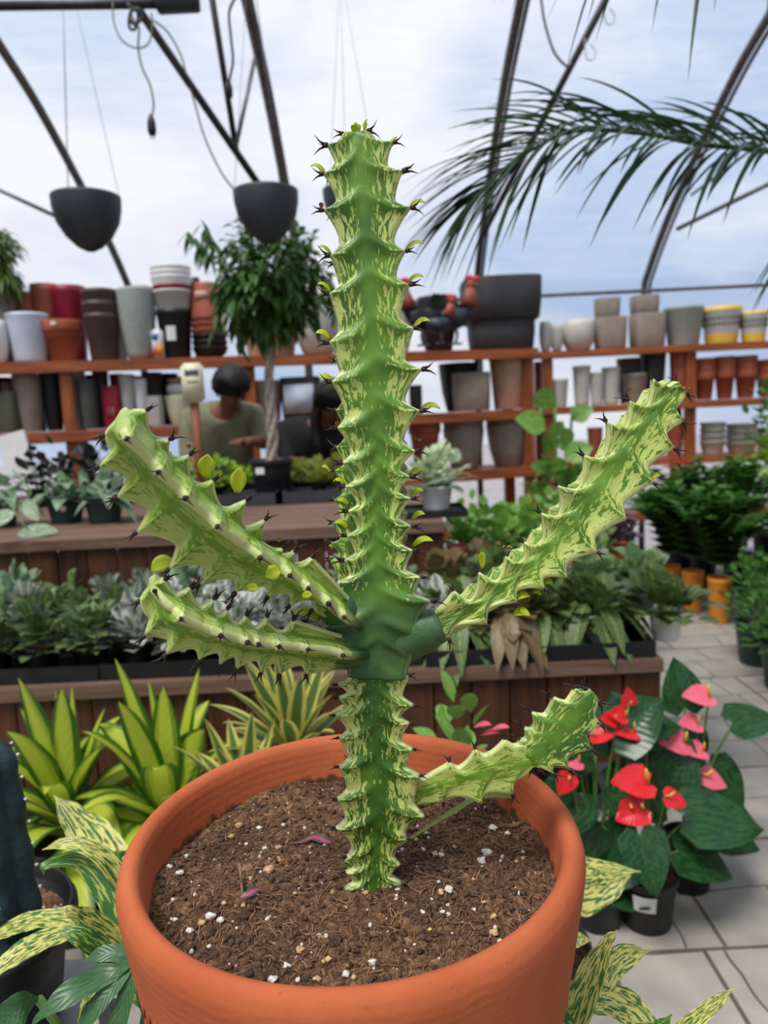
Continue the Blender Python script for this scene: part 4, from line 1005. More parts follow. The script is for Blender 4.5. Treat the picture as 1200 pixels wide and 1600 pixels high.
# ------------------------------------------------------------------ people
def person(name, label, joints, edges, radii, fmat, hair=None):
    me = D.meshes.new(name); ks = list(joints); me.from_pydata([tuple(joints[k]) for k in ks], [(ks.index(a), ks.index(b)) for a, b in edges], [])
    o = D.objects.new(name, me); C.objects.link(o); me.materials.append(fmat)
    md = o.modifiers.new('skin', 'SKIN'); sv = me.skin_vertices[0].data
    for i, k in enumerate(ks):
        r = radii[k]; sv[i].radius = (r if isinstance(r, tuple) else (r, r)); sv[i].use_root = (k == 'pelvis')
    md.use_smooth_shade = True
    s = o.modifiers.new('sub', 'SUBSURF'); s.levels = 2; s.render_levels = 2
    return o
def figure(label, hx, Yp, lean, face_dir, shirt_m, hairlen, reach, hand_pts):
    """hx: head centre (world), lean: forward (toward camera) lean"""
    hc = hx; nb = hc+V3((-.05, .09, -.10)); ch = nb+V3((-.05, .09, -.07)); pv = ch+V3((-.02, .16, -.36))
    sw = .19
    J = dict(pelvis=pv, waist=pv.lerp(ch, .45), chest=ch, neckb=nb, neckt=nb.lerp(hc, .45), head=hc+V3((0, 0, -.02)), crown=hc+V3((0, .02, .06)))
    for s_, n_ in ((-1, 'l'), (1, 'r')):
        J['sh'+n_] = ch+V3((s_*sw, 0, .035)); hp = hand_pts[n_]
        el = (J['sh'+n_]+hp)/2+V3((s_*.07, .05, -.08)); J['el'+n_] = el; J['wr'+n_] = hp; J['pm'+n_] = hp+(hp-el).normalized()*.05
        J['hip'+n_] = pv+V3((s_*.09, 0, -.03)); J['kn'+n_] = V3((pv.x+s_*.1, pv.y-.02, .48)); J['an'+n_] = V3((pv.x+s_*.1, pv.y+.02, .08)); J['to'+n_] = V3((pv.x+s_*.11, pv.y-.14, .035))
        for f_ in range(4):
            d = (hp-el).normalized(); sd = d.cross(V3((0, 0, 1))).normalized()
            J[f'f{n_}{f_}a'] = J['pm'+n_]+sd*(.011*(f_-1.5))*1.6+d*.035; J[f'f{n_}{f_}b'] = J[f'f{n_}{f_}a']+d*.028+V3((0, 0, -.018))
        J['t'+n_] = hp+d*.03+sd*(-s_*.04)+V3((0, -.01, -.01))
    R_ = dict(pelvis=(.14, .11), waist=(.125, .1), chest=(.14, .10), neckb=.06, neckt=.05, head=(.078, .092), crown=(.066, .076))
    E = [('pelvis', 'waist'), ('waist', 'chest'), ('chest', 'neckb'), ('neckb', 'neckt'), ('neckt', 'head'), ('head', 'crown')]
    for n_ in 'lr':
        R_.update({'sh'+n_: .058, 'el'+n_: .042, 'wr'+n_: .027, 'pm'+n_: (.038, .018), 'hip'+n_: .088, 'kn'+n_: .058, 'an'+n_: .04, 'to'+n_: (.045, .03), 't'+n_: .010})
        E += [('chest', 'sh'+n_), ('sh'+n_, 'el'+n_), ('el'+n_, 'wr'+n_), ('wr'+n_, 'pm'+n_), ('wr'+n_, 't'+n_), ('pelvis', 'hip'+n_), ('hip'+n_, 'kn'+n_), ('kn'+n_, 'an'+n_), ('an'+n_, 'to'+n_)]
        for f_ in range(4):
            R_[f'f{n_}{f_}a'] = .0095; R_[f'f{n_}{f_}b'] = .008; E += [('pm'+n_, f'f{n_}{f_}a'), (f'f{n_}{f_}a', f'f{n_}{f_}b')]
    b = person('person', label, J, E, R_, MT['skin']); tag(b, label, 'person')
    # shirt: slightly larger surface over torso and upper arms
    ks = ['pelvis', 'waist', 'chest', 'neckb', 'shl', 'ell', 'shr', 'elr']; J2 = {k: J[k] for k in ks}
    J2['neckb'] = ch.lerp(nb, .85)
    J2['ell'] = J['shl'].lerp(J['ell'], 1.25); J2['elr'] = J['shr'].lerp(J['elr'], 1.25)
    R2 = dict(pelvis=(.175, .15), waist=(.17, .15), chest=(.19, .165), neckb=(.095, .10), shl=.082, ell=.062, shr=.082, elr=.062)
    s = person('shirt', '', J2, [('pelvis', 'waist'), ('waist', 'chest'), ('chest', 'neckb'), ('chest', 'shl'), ('shl', 'ell'), ('chest', 'shr'), ('shr', 'elr')], R2, MT[shirt_m]); s.parent = b
    ks = ['pelvis', 'hipl', 'knl', 'anl', 'hipr', 'knr', 'anr']; J3 = {k: J[k] for k in ks}
    t = person('trousers', '', J3, [('pelvis', 'hipl'), ('hipl', 'knl'), ('knl', 'anl'), ('pelvis', 'hipr'), ('hipr', 'knr'), ('knr', 'anr')], dict(pelvis=(.15, .12), hipl=.1, knl=.075, anl=.06, hipr=.1, knr=.075, anr=.06), MT['charcoal']); t.parent = b
    f = face_dir.normalized(); side = f.cross(V3((0, 0, 1))).normalized(); up = side.cross(f)
    mb = MB()      # hair cap: sphere cut away at the face
    bm = bmesh.new(); bmesh.ops.create_uvsphere(bm, u_segments=32, v_segments=20, radius=1)
    for v in bm.verts:
        q = v.co.copy(); k = 1+.05*noise.noise(q*7)
        fr = q.dot(V3((1, 0, 0))); zz_ = q.z
        keep = not (fr > .25 and zz_ < .45-.2*0)
        rr = k if keep else .72
        if zz_ < -.35 and not hairlen: rr = .7
        v.co = (f*q.x*.118+side*q.y*.108+up*q.z*.122)*rr
    for v in bm.verts: mb.v.append(v.co+hc+up*.028-f*.018); mb.uv.append((0, 0))
    bm.verts.index_update(); mb.f = [tuple(v.index for v in fc.verts) for fc in bm.faces]; bm.free()
    if hairlen:
        for k in range(26):
            a = -1.75+3.5*k/25; d = (-f*math.cos(a)+side*math.sin(a)); d = V3((d.x*1.05, max(d.y, .0)*.9+.15*abs(math.cos(a)), d.z*.3)); st = hc+d*.09+up*.03
            mb.tube(catmull([st, st+d*.03+V3((0, 0, -hairlen*.4)), st+d*.015+V3((0, -.02, -hairlen*rnd.uniform(.85, 1)))], 5), [.018]*6+[.012]*5, 6)
    build('hair', mb, MT['hair'], b)
    mb = MB()       # nose, ears, brow, lips
    c0 = hc+V3((0, 0, -.01)); fr = c0+f*.085
    mb.tube([fr+up*.03, fr+f*.018-up*.008, fr+f*.006-up*.02], [.006, .012, .008], 8)
    for s_ in (-1, 1): mb.blob(c0+side*s_*.083-f*.01, .02, 1, .05, (.6, .6, 1.3))
    build('face_relief', mb, MT['skin'], b)
    mb = MB()
    for s_ in (-1, 1):
        mb.blob(fr+side*s_*.03+up*.022-f*.004, .010, 1, 0, (1, .6, .5)); mb.tube([fr+side*s_*.014+up*.042, fr+side*s_*.046+up*.04-f*.01], .004, 5)
    mb.tube([fr-up*.045+side*-.02, fr-up*.047+f*.004, fr-up*.045+side*.02], .0045, 6); build('eyes_and_mouth', mb, MT['hair'], b)
    return b
hc = at(362, 612, 4.12)
figure('person in an olive green shirt with short black hair bending over behind the benches', hc+V3((.0, 0, .0)), 4.2, .2, V3((.55, -.65, -.75)), 'shirt', 0, 0,
       {'l': V3((hc.x-.15, 4.1, .93)), 'r': at(383, 690, 4.02)})
hc = at(519, 634, 4.12)
figure('person in black with long dark hair looking down, half hidden by the cactus stem', hc, 4.2, .2, V3((.35, -.7, -.6)), 'blackshirt', .30, 0,
       {'l': V3((hc.x-.12, 4.0, .95)), 'r': V3((hc.x+.2, 4.0, .95))})
# ------------------------------------------------------------------ the clay pot and its cactus
PC = V3((-.0413, .6142, 0)); RIM = .84; PH = .37; SOILZ = .797
cactus = empty('potted_cactus', (PC.x, PC.y, RIM-PH), 'tall variegated candelabra cactus in the large terracotta pot in front', 'cactus')
O0 = cactus.location.copy()
mb = MB(); R = .2
prof = [(0, 0), (.130, 0), (.134, .004), (.150, .11), (.166, .232), (.171, .236), (.1825, .238), (.1855, .243)]
prof += [(.1855+.0135*t, .243+.095*t) for t in (.15, .3, .45, .6, .75, .9, 1)]
prof += [(.2003, .348), (.2005, .356), (.1985, .363), (.1945, .3685), (.190, .370), (.1855, .3685), (.182, .364), (.180, .356), (.1775, .335), (.173, .31), (.160, .24), (0, .2)]
mb.lathe(prof, n=160)
def pot_mat():
    m, nt = new_mat('terracotta_pot_clay'); L = nt.links.new
    p = N(nt, 'ShaderNodeBsdfPrincipled', i_Roughness=.8); p.inputs['Specular IOR Level'].default_value = .2; o = N(nt, 'ShaderNodeOutputMaterial')
    t = N(nt, 'ShaderNodeTexCoord'); n1 = N(nt, 'ShaderNodeTexNoise', i_Scale=9.0, i_Detail=6.0, i_Roughness=.6); L(t.outputs['Object'], n1.inputs['Vector'])
    r1 = N(nt, 'ShaderNodeValToRGB'); e = r1.color_ramp.elements; e[0].position = .3; e[0].color = srgb(170, 86, 52); e[1].position = .72; e[1].color = srgb(190, 104, 66)
    L(n1.outputs['Fac'], r1.inputs['Fac'])
    n2 = N(nt, 'ShaderNodeTexNoise', i_Scale=150.0, i_Detail=3.0); L(t.outputs['Object'], n2.inputs['Vector'])
    r2 = N(nt, 'ShaderNodeMapRange'); r2.inputs[1].default_value = .68; r2.inputs[2].default_value = .74; L(n2.outputs['Fac'], r2.inputs[0])
    m1 = N(nt, 'ShaderNodeMix', data_type='RGBA'); m1.inputs['B'].default_value = srgb(150, 70, 46); L(r1.outputs[0], m1.inputs['A'])
    mk = N(nt, 'ShaderNodeMath', operation='MULTIPLY'); mk.inputs[1].default_value = .6; L(r2.outputs[0], mk.inputs[0]); L(mk.outputs[0], m1.inputs['Factor'])
    # dirt ring on the inside above the soil
    s = N(nt, 'ShaderNodeSeparateXYZ'); L(t.outputs['Object'], s.inputs[0])
    dx = N(nt, 'ShaderNodeVectorMath', operation='LENGTH'); cb = N(nt, 'ShaderNodeCombineXYZ'); L(s.outputs[0], cb.inputs[0]); L(s.outputs[1], cb.inputs[1]); L(cb.outputs[0], dx.inputs[0])
    ins = N(nt, 'ShaderNodeMath', operation='LESS_THAN'); ins.inputs[1].default_value = .181; L(dx.outputs['Value'], ins.inputs[0])
    hz = N(nt, 'ShaderNodeMapRange'); hz.inputs[1].default_value = .348; hz.inputs[2].default_value = .325; L(s.outputs[2], hz.inputs[0])
    n3 = N(nt, 'ShaderNodeTexNoise', i_Scale=70.0, i_Detail=5.0); L(t.outputs['Object'], n3.inputs['Vector'])
    mm = N(nt, 'ShaderNodeMath', operation='MULTIPLY'); L(ins.outputs[0], mm.inputs[0]); L(hz.outputs[0], mm.inputs[1])
    ma = N(nt, 'ShaderNodeMath', operation='ADD'); L(n3.outputs['Fac'], ma.inputs[0]); L(mm.outputs[0], ma.inputs[1])
    mr = N(nt, 'ShaderNodeMapRange'); mr.inputs[1].default_value = 1.25; mr.inputs[2].default_value = 1.45; L(ma.outputs[0], mr.inputs[0])
    m2 = N(nt, 'ShaderNodeMix', data_type='RGBA'); m2.inputs['B'].default_value = srgb(84, 56, 42); L(m1.outputs['Result'], m2.inputs['A']); L(mr.outputs[0], m2.inputs['Factor'])
    L(m2.outputs['Result'], p.inputs['Base Color'])
    b = N(nt, 'ShaderNodeBump', i_Strength=.18, i_Distance=.003); L(n2.outputs['Fac'], b.inputs['Height'])
    wv = N(nt, 'ShaderNodeTexWave', bands_direction='Z', i_Scale=40.0, i_Distortion=3.0); L(t.outputs['Object'], wv.inputs['Vector'])
    b2 = N(nt, 'ShaderNodeBump', i_Strength=.06, i_Distance=.002); L(wv.outputs['Fac'], b2.inputs['Height']); L(b.outputs[0], b2.inputs['Normal'])
    L(b2.outputs[0], p.inputs['Normal']); L(p.outputs[0], o.inputs[0]); return m
pot = build('pot', mb, pot_mat(), cactus)
mb = MB()   # shallow maker's stamp pressed in the collar
for k in range(9):
    a = PI+.62+k*.020; z = .302-.012*(k % 3); rr = .1938
    mb.tube([(rr*math.cos(a), rr*math.sin(a), z), (rr*math.cos(a+.01), rr*math.sin(a+.01), z-.006), (rr*.998*math.cos(a+.004), rr*.998*math.sin(a+.004), z-.013)], .0009, 5)
build('stamp_marks', mb, MT.setdefault('fired', mat('fired_clay_dark', srgb(160, 74, 46), None, 60, .8)), pot)
mb = MB(); mb.lathe([(0, .0), (.13, 0), (.13, .02), (.035, .04), (.03, .40), (.16, .425), (.16, .447), (0, .447)], n=48)
tag(build('plant_stand', mb, MT['metalgrey'], loc=(PC.x, PC.y, .0)), 'round pedestal stand under the large terracotta pot', 'stand')
cactus.location.z = RIM-PH; 
D.objects['plant_stand'].scale.z = (RIM-PH)/.447

# soil
def sh(x, y):
    r = math.hypot(x, y)
    z = SOILZ-O0.z
    z += .006*noise.noise(V3((x*9, y*9, 1)))+.0040*noise.noise(V3((x*32, y*32, 4)))+.0028*noise.noise(V3((x*90, y*90, 7)))+.0014*noise.noise(V3((x*220, y*220, 2)))
    z += .006*math.exp(-(math.hypot(x-.03, y+.0)/.05)**2)
    z -= .016*math.exp(-(((x+.03)/.035)**2+((y+.158)/.016)**2))
    z += .006*(r/.172)**4*noise.noise(V3((x*20, y*20, 9)))
    return z
mb = MB(); nr, na = 150, 360
vs = [V3((0, 0, sh(0, 0)))]
for i in range(1, nr+1):
    r = .1765*i/nr
    for j in range(na):
        a = 2*PI*j/na; x, y = r*math.cos(a), r*math.sin(a); vs.append(V3((x, y, sh(x, y))))
fs = [(0, 1+j, 1+(j+1) % na) for j in range(na)]
fs += [(1+i*na+j, 1+(i+1)*na+j, 1+(i+1)*na+(j+1) % na, 1+i*na+(j+1) % na) for i in range(nr-1) for j in range(na)]
mb.add(vs, fs)
def soil_mat():
    m, nt = new_mat('peat_soil'); L = nt.links.new
    p = N(nt, 'ShaderNodeBsdfPrincipled', i_Roughness=.95); p.inputs['Specular IOR Level'].default_value = .1; o = N(nt, 'ShaderNodeOutputMaterial')
    t = N(nt, 'ShaderNodeTexCoord')
    n1 = N(nt, 'ShaderNodeTexNoise', i_Scale=160.0, i_Detail=6.0, i_Roughness=.7, i_Distortion=1.2); L(t.outputs['Object'], n1.inputs['Vector'])
    r1 = N(nt, 'ShaderNodeValToRGB'); e = r1.color_ramp.elements
    e[0].position = .3; e[0].color = srgb(40, 28, 21); e[1].position = .75; e[1].color = srgb(176, 140, 108)
    k = r1.color_ramp.elements.new(.52); k.color = srgb(108, 81, 62)
    L(n1.outputs['Fac'], r1.inputs['Fac'])
    n2 = N(nt, 'ShaderNodeTexNoise', i_Scale=14.0, i_Detail=4.0); L(t.outputs['Object'], n2.inputs['Vector'])
    mr = N(nt, 'ShaderNodeMapRange'); mr.inputs[1].default_value = .3; mr.inputs[2].default_value = .7; mr.inputs[3].default_value = .62; mr.inputs[4].default_value = 1.3; L(n2.outputs['Fac'], mr.inputs[0])
    s = N(nt, 'ShaderNodeVectorMath', operation='SCALE'); L(r1.outputs[0], s.inputs[0]); L(mr.outputs[0], s.inputs['Scale'])
    L(s.outputs[0], p.inputs['Base Color'])
    b = N(nt, 'ShaderNodeBump', i_Strength=.9, i_Distance=.003); L(n1.outputs['Fac'], b.inputs['Height']); L(b.outputs[0], p.inputs['Normal'])
    L(p.outputs[0], o.inputs[0]); return m
soil = build('soil', mb, soil_mat(), cactus)
MT['perlite'] = mat('white_perlite', srgb(232, 228, 220), srgb(206, 198, 186), 200, .9, .5, 500)
MT['pebble'] = mat('tan_pebble', srgb(214, 186, 140), srgb(170, 130, 92), 150, .85, .4, 400)
MT['clod'] = mat('soil_clod', srgb(112, 84, 64), srgb(60, 44, 34), 160, .95, .8, 300)
MT['fibre'] = mat('peat_fibre', srgb(160, 124, 92), srgb(90, 64, 46), 60, .95)
def soilpt(px, py):
    q = atz(px, py, SOILZ)-O0; return q.x, q.y
big = [(258, 1348, 11, 0), (252, 1365, 8, 0), (266, 1364, 6, 0), (281, 1369, 8, 0), (421, 1366, 11, 1), (361, 1303, 7, 1), (374, 1287, 8, 1), (405, 1295, 6, 0), (326, 1279, 7, 0), (387, 1251, 6, 0),
       (436, 1325, 7, 1), (435, 1340, 4, 1), (242, 1425, 9, 1), (330, 1446, 11, 0), (316, 1452, 9, 1), (345, 1448, 8, 0), (298, 1461, 8, 0), (448, 1508, 9, 0), (426, 1529, 9, 0), (541, 1527, 8, 0), (495, 1530, 8, 1),
       (582, 1505, 9, 0), (469, 1482, 9, 1), (513, 1499, 7, 1), (770, 1293, 9, 0), (793, 1307, 6, 0), (762, 1332, 9, 0), (753, 1343, 9, 0), (757, 1328, 7, 0), (690, 1397, 8, 1), (701, 1397, 9, 0), (674, 1406, 4, 0),
       (700, 1411, 4, 0), (736, 1250, 11, 0), (785, 1262, 7, 1), (752, 1238, 9, 0), (590, 1384, 7, 0), (610, 1389, 7, 1), (622, 1398, 6, 0), (571, 1397, 6, 1), (620, 1411, 4, 0), (520, 1398, 6, 1), (668, 1303, 6, 0),
       (680, 1338, 7, 1), (690, 1342, 6, 0), (771, 1435, 7, 1), (772, 1459, 10, 1), (741, 1426, 5, 0), (692, 1426, 6, 0), (672, 1454, 4, 1), (650, 1195, 7, 0), (660, 1203, 6, 1), (530, 1205, 8, 1), (500, 1195, 7, 1), (490, 1208, 6, 0),
       (548, 1215, 7, 1), (380, 1420, 5, 1), (350, 1418, 6, 1), (414, 1322, 5, 0), (790, 1265, 8, 1), (808, 1272, 7, 1), (818, 1255, 7, 0), (835, 1300, 6, 1), (545, 1250, 5, 0), (700, 1430, 5, 0), (712, 1185, 6, 0)]
for i, (x, y, s_, k) in enumerate(big):
    X, Y = soilpt(x, y)
    if math.hypot(X, Y) > .170: continue
    z = pix(V3((X, Y, 0))+O0)[2]; rr = s_*.72*z/F_PX
    mb = MB(); mb.blob((X, Y, sh(X, Y)+rr*.45), rr, 2, .35, (1, .85, .75), seed=i); build('perlite' if not k else 'pebble', mb, MT['pebble' if k else 'perlite'], soil)
mb = MB(); mc = MB(); mf = MB(); mp_ = MB()
for i in range(260):
    a = rnd.uniform(0, 2*PI); r = .170*math.sqrt(rnd.random()); x, y = r*math.cos(a), r*math.sin(a); s_ = rnd.choice([.0007, .001, .0012, .0016, .0022])
    (mb if rnd.random() < .6 else mp_).blob((x, y, sh(x, y)+s_*.5), s_, 1, .3, seed=i)
for i in range(1800):
    a = rnd.uniform(0, 2*PI); r = .172*math.sqrt(rnd.random()); x, y = r*math.cos(a), r*math.sin(a); s_ = rnd.uniform(.001, .0035)
    mc.blob((x, y, sh(x, y)+s_*.2), s_, 1, .45, (1, 1, .7), seed=i)
for i in range(1500):
    a = rnd.uniform(0, 2*PI); r = .170*math.sqrt(rnd.random()); x, y = r*math.cos(a), r*math.sin(a); th = rnd.uniform(0, 2*PI); l = rnd.uniform(.004, .014)
    cv = rnd.uniform(-.4, .4)
    x2, y2 = x+l*.5*math.cos(th), y+l*.5*math.sin(th); x3, y3 = x2+l*.5*math.cos(th+cv), y2+l*.5*math.sin(th+cv)
    if math.hypot(x3, y3) > .173: continue
    mf.tube([(x, y, sh(x, y)+.0005), (x2, y2, sh(x2, y2)+rnd.uniform(.001, .003)), (x3, y3, sh(x3, y3)+rnd.uniform(0, .003))], rnd.uniform(.00025, .0005), 4)
tag(build('perlite_grains', mb, MT['perlite'], soil), kind='stuff'); tag(build('grit', mp_, MT['pebble'], soil), kind='stuff')
tag(build('soil_clods', mc, MT['clod'], soil), kind='stuff'); tag(build('peat_fibres', mf, MT['fibre'], soil, smooth=False), kind='stuff')
MT['wilted'] = leafmat('wilted_dark_leaf', srgb(60, 62, 62), srgb(176, 64, 92), 'stripes', thr=(.2, .5), transl=.05)
def on_soil(pts, dz=.002):
    out = []
    for x, y, *h in pts:
        X, Y = soilpt(x, y); out.append(V3((X, Y, sh(X, Y)+dz+(h[0] if h else 0))))
    return out
mb = MB(); P = on_soil([(452, 1325), (470, 1321), (490, 1316), (505, 1318), (518, 1324)], .004); mb.strip(catmull(P, 3), [.0003, .0007, .001, .0016, .0025, .003, .0045, .005, .005, .0045, .004, .003, .001][:13], (0, -.3, 1), .25, 1)
tag(build('fallen_leaf', mb, MT['wilted'], soil), 'dark fallen leaf piece with a pink edge')
mb = MB(); P = on_soil([(376, 1412), (388, 1410), (400, 1404), (408, 1398)], .004); mb.strip(catmull(P, 3), [.0005, .002, .003, .003, .004, .004, .0035, .003, .001, .0005][:10], (0, -.5, 1), .25, 3)
tag(build('fallen_leaf', mb, MT['wilted'], soil), 'small reddish fallen leaf scrap')
mb = MB(); P = on_soil([(622, 1330, 0), (665, 1308, .006), (705, 1288, .012), (750, 1272, .016), (800, 1266, .014), (824, 1272, .010)], .003)
mb.strip(catmull(P, 4), [.0008+.0022*min(1, k/8)*min(1, (20-k)/4+.1) for k in range(21)], (0, -.4, 1), .35, 2)
tag(build('grass_blade', mb, leafmat('grass_blade', srgb(110, 128, 52), srgb(150, 156, 84), 'plain'), soil), 'long curved green blade arching over the soil')
for q_, r_w in [([(380, 1410, 0), (378, 1392, .008), (376, 1378, .014)], .0012), ([(780, 1288), (800, 1291), (820, 1292)], .0022), ([(548, 1382), (560, 1340), (563, 1305, .006)], .0005), ([(630, 1350), (660, 1370), (690, 1380)], .0004)]:
    mb = MB(); mb.tube(on_soil(q_), r_w, 6); build('twig', mb, MT['fibre'], soil)

# cactus flesh
def flesh_mat():
    m, nt = new_mat('variegated_cactus_skin'); L = nt.links.new
    p = N(nt, 'ShaderNodeBsdfPrincipled', i_Roughness=.42); p.inputs['Specular IOR Level'].default_value = .4; o = N(nt, 'ShaderNodeOutputMaterial')
    p.inputs['Subsurface Weight'].default_value = .12; p.inputs['Subsurface Radius'].default_value = (.3, .5, .1); p.inputs['Subsurface Scale'].default_value = .008
    def A(n): q = N(nt, 'ShaderNodeAttribute', attribute_name=n); return q.outputs['Fac']
    def mth(op, a, b=None):
        q = N(nt, 'ShaderNodeMath', operation=op)
        for i, x in enumerate((a, b)):
            if x is None: continue
            if isinstance(x, (int, float)): q.inputs[i].default_value = x
            else: L(x, q.inputs[i])
        return q.outputs[0]
    def rng(x, a, b, c=0., d=1.):
        r = N(nt, 'ShaderNodeMapRange', interpolation_type='SMOOTHSTEP')
        for i, v in enumerate((a, b, c, d)): r.inputs[i+1].default_value = v
        L(x, r.inputs[0]); return r.outputs[0]
    fc, al, ph, dk, sd, pl = A('fc'), A('al'), A('ph'), A('dk'), A('seed'), A('pale')
    cb = N(nt, 'ShaderNodeCombineXYZ'); L(mth('MULTIPLY', fc, 5.2), cb.inputs[0]); L(mth('MULTIPLY', al, 78.0), cb.inputs[1]); L(sd, cb.inputs[2])
    # streak flow leans from the face middle down and out to the teeth
    lean = mth('ADD', mth('MULTIPLY', al, 80.0), mth('MULTIPLY', fc, -2.6)); L(lean, cb.inputs[1])
    n = N(nt, 'ShaderNodeTexNoise', i_Scale=1.0, i_Detail=3.0, i_Roughness=.55, i_Distortion=1.0); L(cb.outputs[0], n.inputs['Vector'])
    cb2 = N(nt, 'ShaderNodeCombineXYZ'); L(mth('MULTIPLY', fc, 15.0), cb2.inputs[0]); L(mth('MULTIPLY', lean, 1.6), cb2.inputs[1]); L(sd, cb2.inputs[2])
    n2 = N(nt, 'ShaderNodeTexNoise', i_Scale=1.0, i_Detail=2.0, i_Roughness=.5, i_Distortion=1.0); L(cb2.outputs[0], n2.inputs['Vector'])
    # mask: strong under each tooth and near the edge; weak on the green ridge and the mid line
    ridge = mth('MAXIMUM', rng(ph, .22, .02), rng(ph, .86, 1.0))
    edge = rng(fc, .95, .05)
    bias = mth('ADD', mth('MULTIPLY', edge, .075), mth('MULTIPLY', ridge, -.13))
    bias = mth('ADD', bias, mth('MULTIPLY', rng(fc, .65, 1.0), -.09))
    bias = mth('ADD', bias, mth('MULTIPLY', mth('SUBTRACT', pl, .12), .6))
    mixn = mth('ADD', mth('MULTIPLY', n.outputs['Fac'], .62), mth('MULTIPLY', n2.outputs['Fac'], .38))
    v = mth('ADD', mixn, bias)
    v = mth('ADD', v, mth('MULTIPLY', dk, -.45))
    f = mth('MULTIPLY', rng(v, .538, .575), rng(pl, .2, .27, 1.0, .62))
    t = N(nt, 'ShaderNodeTexCoord'); n3 = N(nt, 'ShaderNodeTexNoise', i_Scale=22.0, i_Detail=3.0); L(t.outputs['Object'], n3.inputs['Vector'])
    g = N(nt, 'ShaderNodeMix', data_type='RGBA'); g.inputs['A'].default_value = srgb(58, 98, 33); g.inputs['B'].default_value = srgb(98, 140, 46); L(rng(n3.outputs['Fac'], .35, .65), g.inputs['Factor'])
    g0 = N(nt, 'ShaderNodeMix', data_type='RGBA'); g0.inputs['B'].default_value = srgb(116, 152, 42); L(g.outputs['Result'], g0.inputs['A']); L(mth('MULTIPLY', rng(pl, .12, .3), .75), g0.inputs['Factor'])
    g2 = N(nt, 'ShaderNodeMix', data_type='RGBA'); g2.inputs['B'].default_value = srgb(48, 82, 52); L(g0.outputs['Result'], g2.inputs['A']); L(dk, g2.inputs['Factor'])
    pc = N(nt, 'ShaderNodeMix', data_type='RGBA'); pc.inputs['A'].default_value = srgb(166, 188, 92); pc.inputs['B'].default_value = srgb(190, 202, 116); L(edge, pc.inputs['Factor'])
    cm = N(nt, 'ShaderNodeMix', data_type='RGBA'); L(g2.outputs['Result'], cm.inputs['A']); L(pc.outputs['Result'], cm.inputs['B']); L(f, cm.inputs['Factor'])
    # pale corky margin just at the edge
    cm2 = N(nt, 'ShaderNodeMix', data_type='RGBA'); cm2.inputs['B'].default_value = srgb(220, 222, 168); L(cm.outputs['Result'], cm2.inputs['A'])
    L(mth('MULTIPLY', mth('MULTIPLY', rng(fc, .05, .0), .45), mth('SUBTRACT', 1.0, dk)), cm2.inputs['Factor'])
    L(cm2.outputs['Result'], p.inputs['Base Color'])
    b = N(nt, 'ShaderNodeBump', i_Strength=.12, i_Distance=.001); L(n2.outputs['Fac'], b.inputs['Height']); L(b.outputs[0], p.inputs['Normal'])
    L(p.outputs[0], o.inputs[0]); return m
FLESH = flesh_mat()
MT['thorn'] = mat('dark_thorn', srgb(58, 36, 34), srgb(36, 24, 24), 200, .6)
MT['dry'] = mat('dry_tan_scrap', srgb(196, 156, 104), srgb(130, 88, 56), 120, .9)
LM['tiny'] = leafmat('young_yellow_leaf', srgb(186, 206, 40), srgb(222, 226, 70), 'plain', transl=.35, rough=.4)
def thorn_mesh(v):
    mb = MB(); mb.blob((0, 0, .0002), .0022, 2, .12, (1.0, 1.0, 1.15), seed=v)
    for s_, l in ((-1, .0085), (1, .0075)):
        sp_ = .55+.2*v
        mb.tube([(s_*.001, 0, .0015), (s_*.003*sp_, 0, .0015+l*.45), (s_*.008*sp_, .0004*v, .0015+l)], [.0012, .0007, .0001], 6)
    if v == 2: mb.tube([(0, .001, .001), (0, .004, .005)], [.0008, .0001], 5)
    me = D.meshes.new('spine_pair'); me.from_pydata([tuple(q) for q in mb.v], [], mb.f); me.polygons.foreach_set('use_smooth', [True]*len(me.polygons)); me.materials.append(MT['thorn']); return me
TH = [thorn_mesh(v) for v in (0, 1, 2)]
SP = [0]; SPL = []
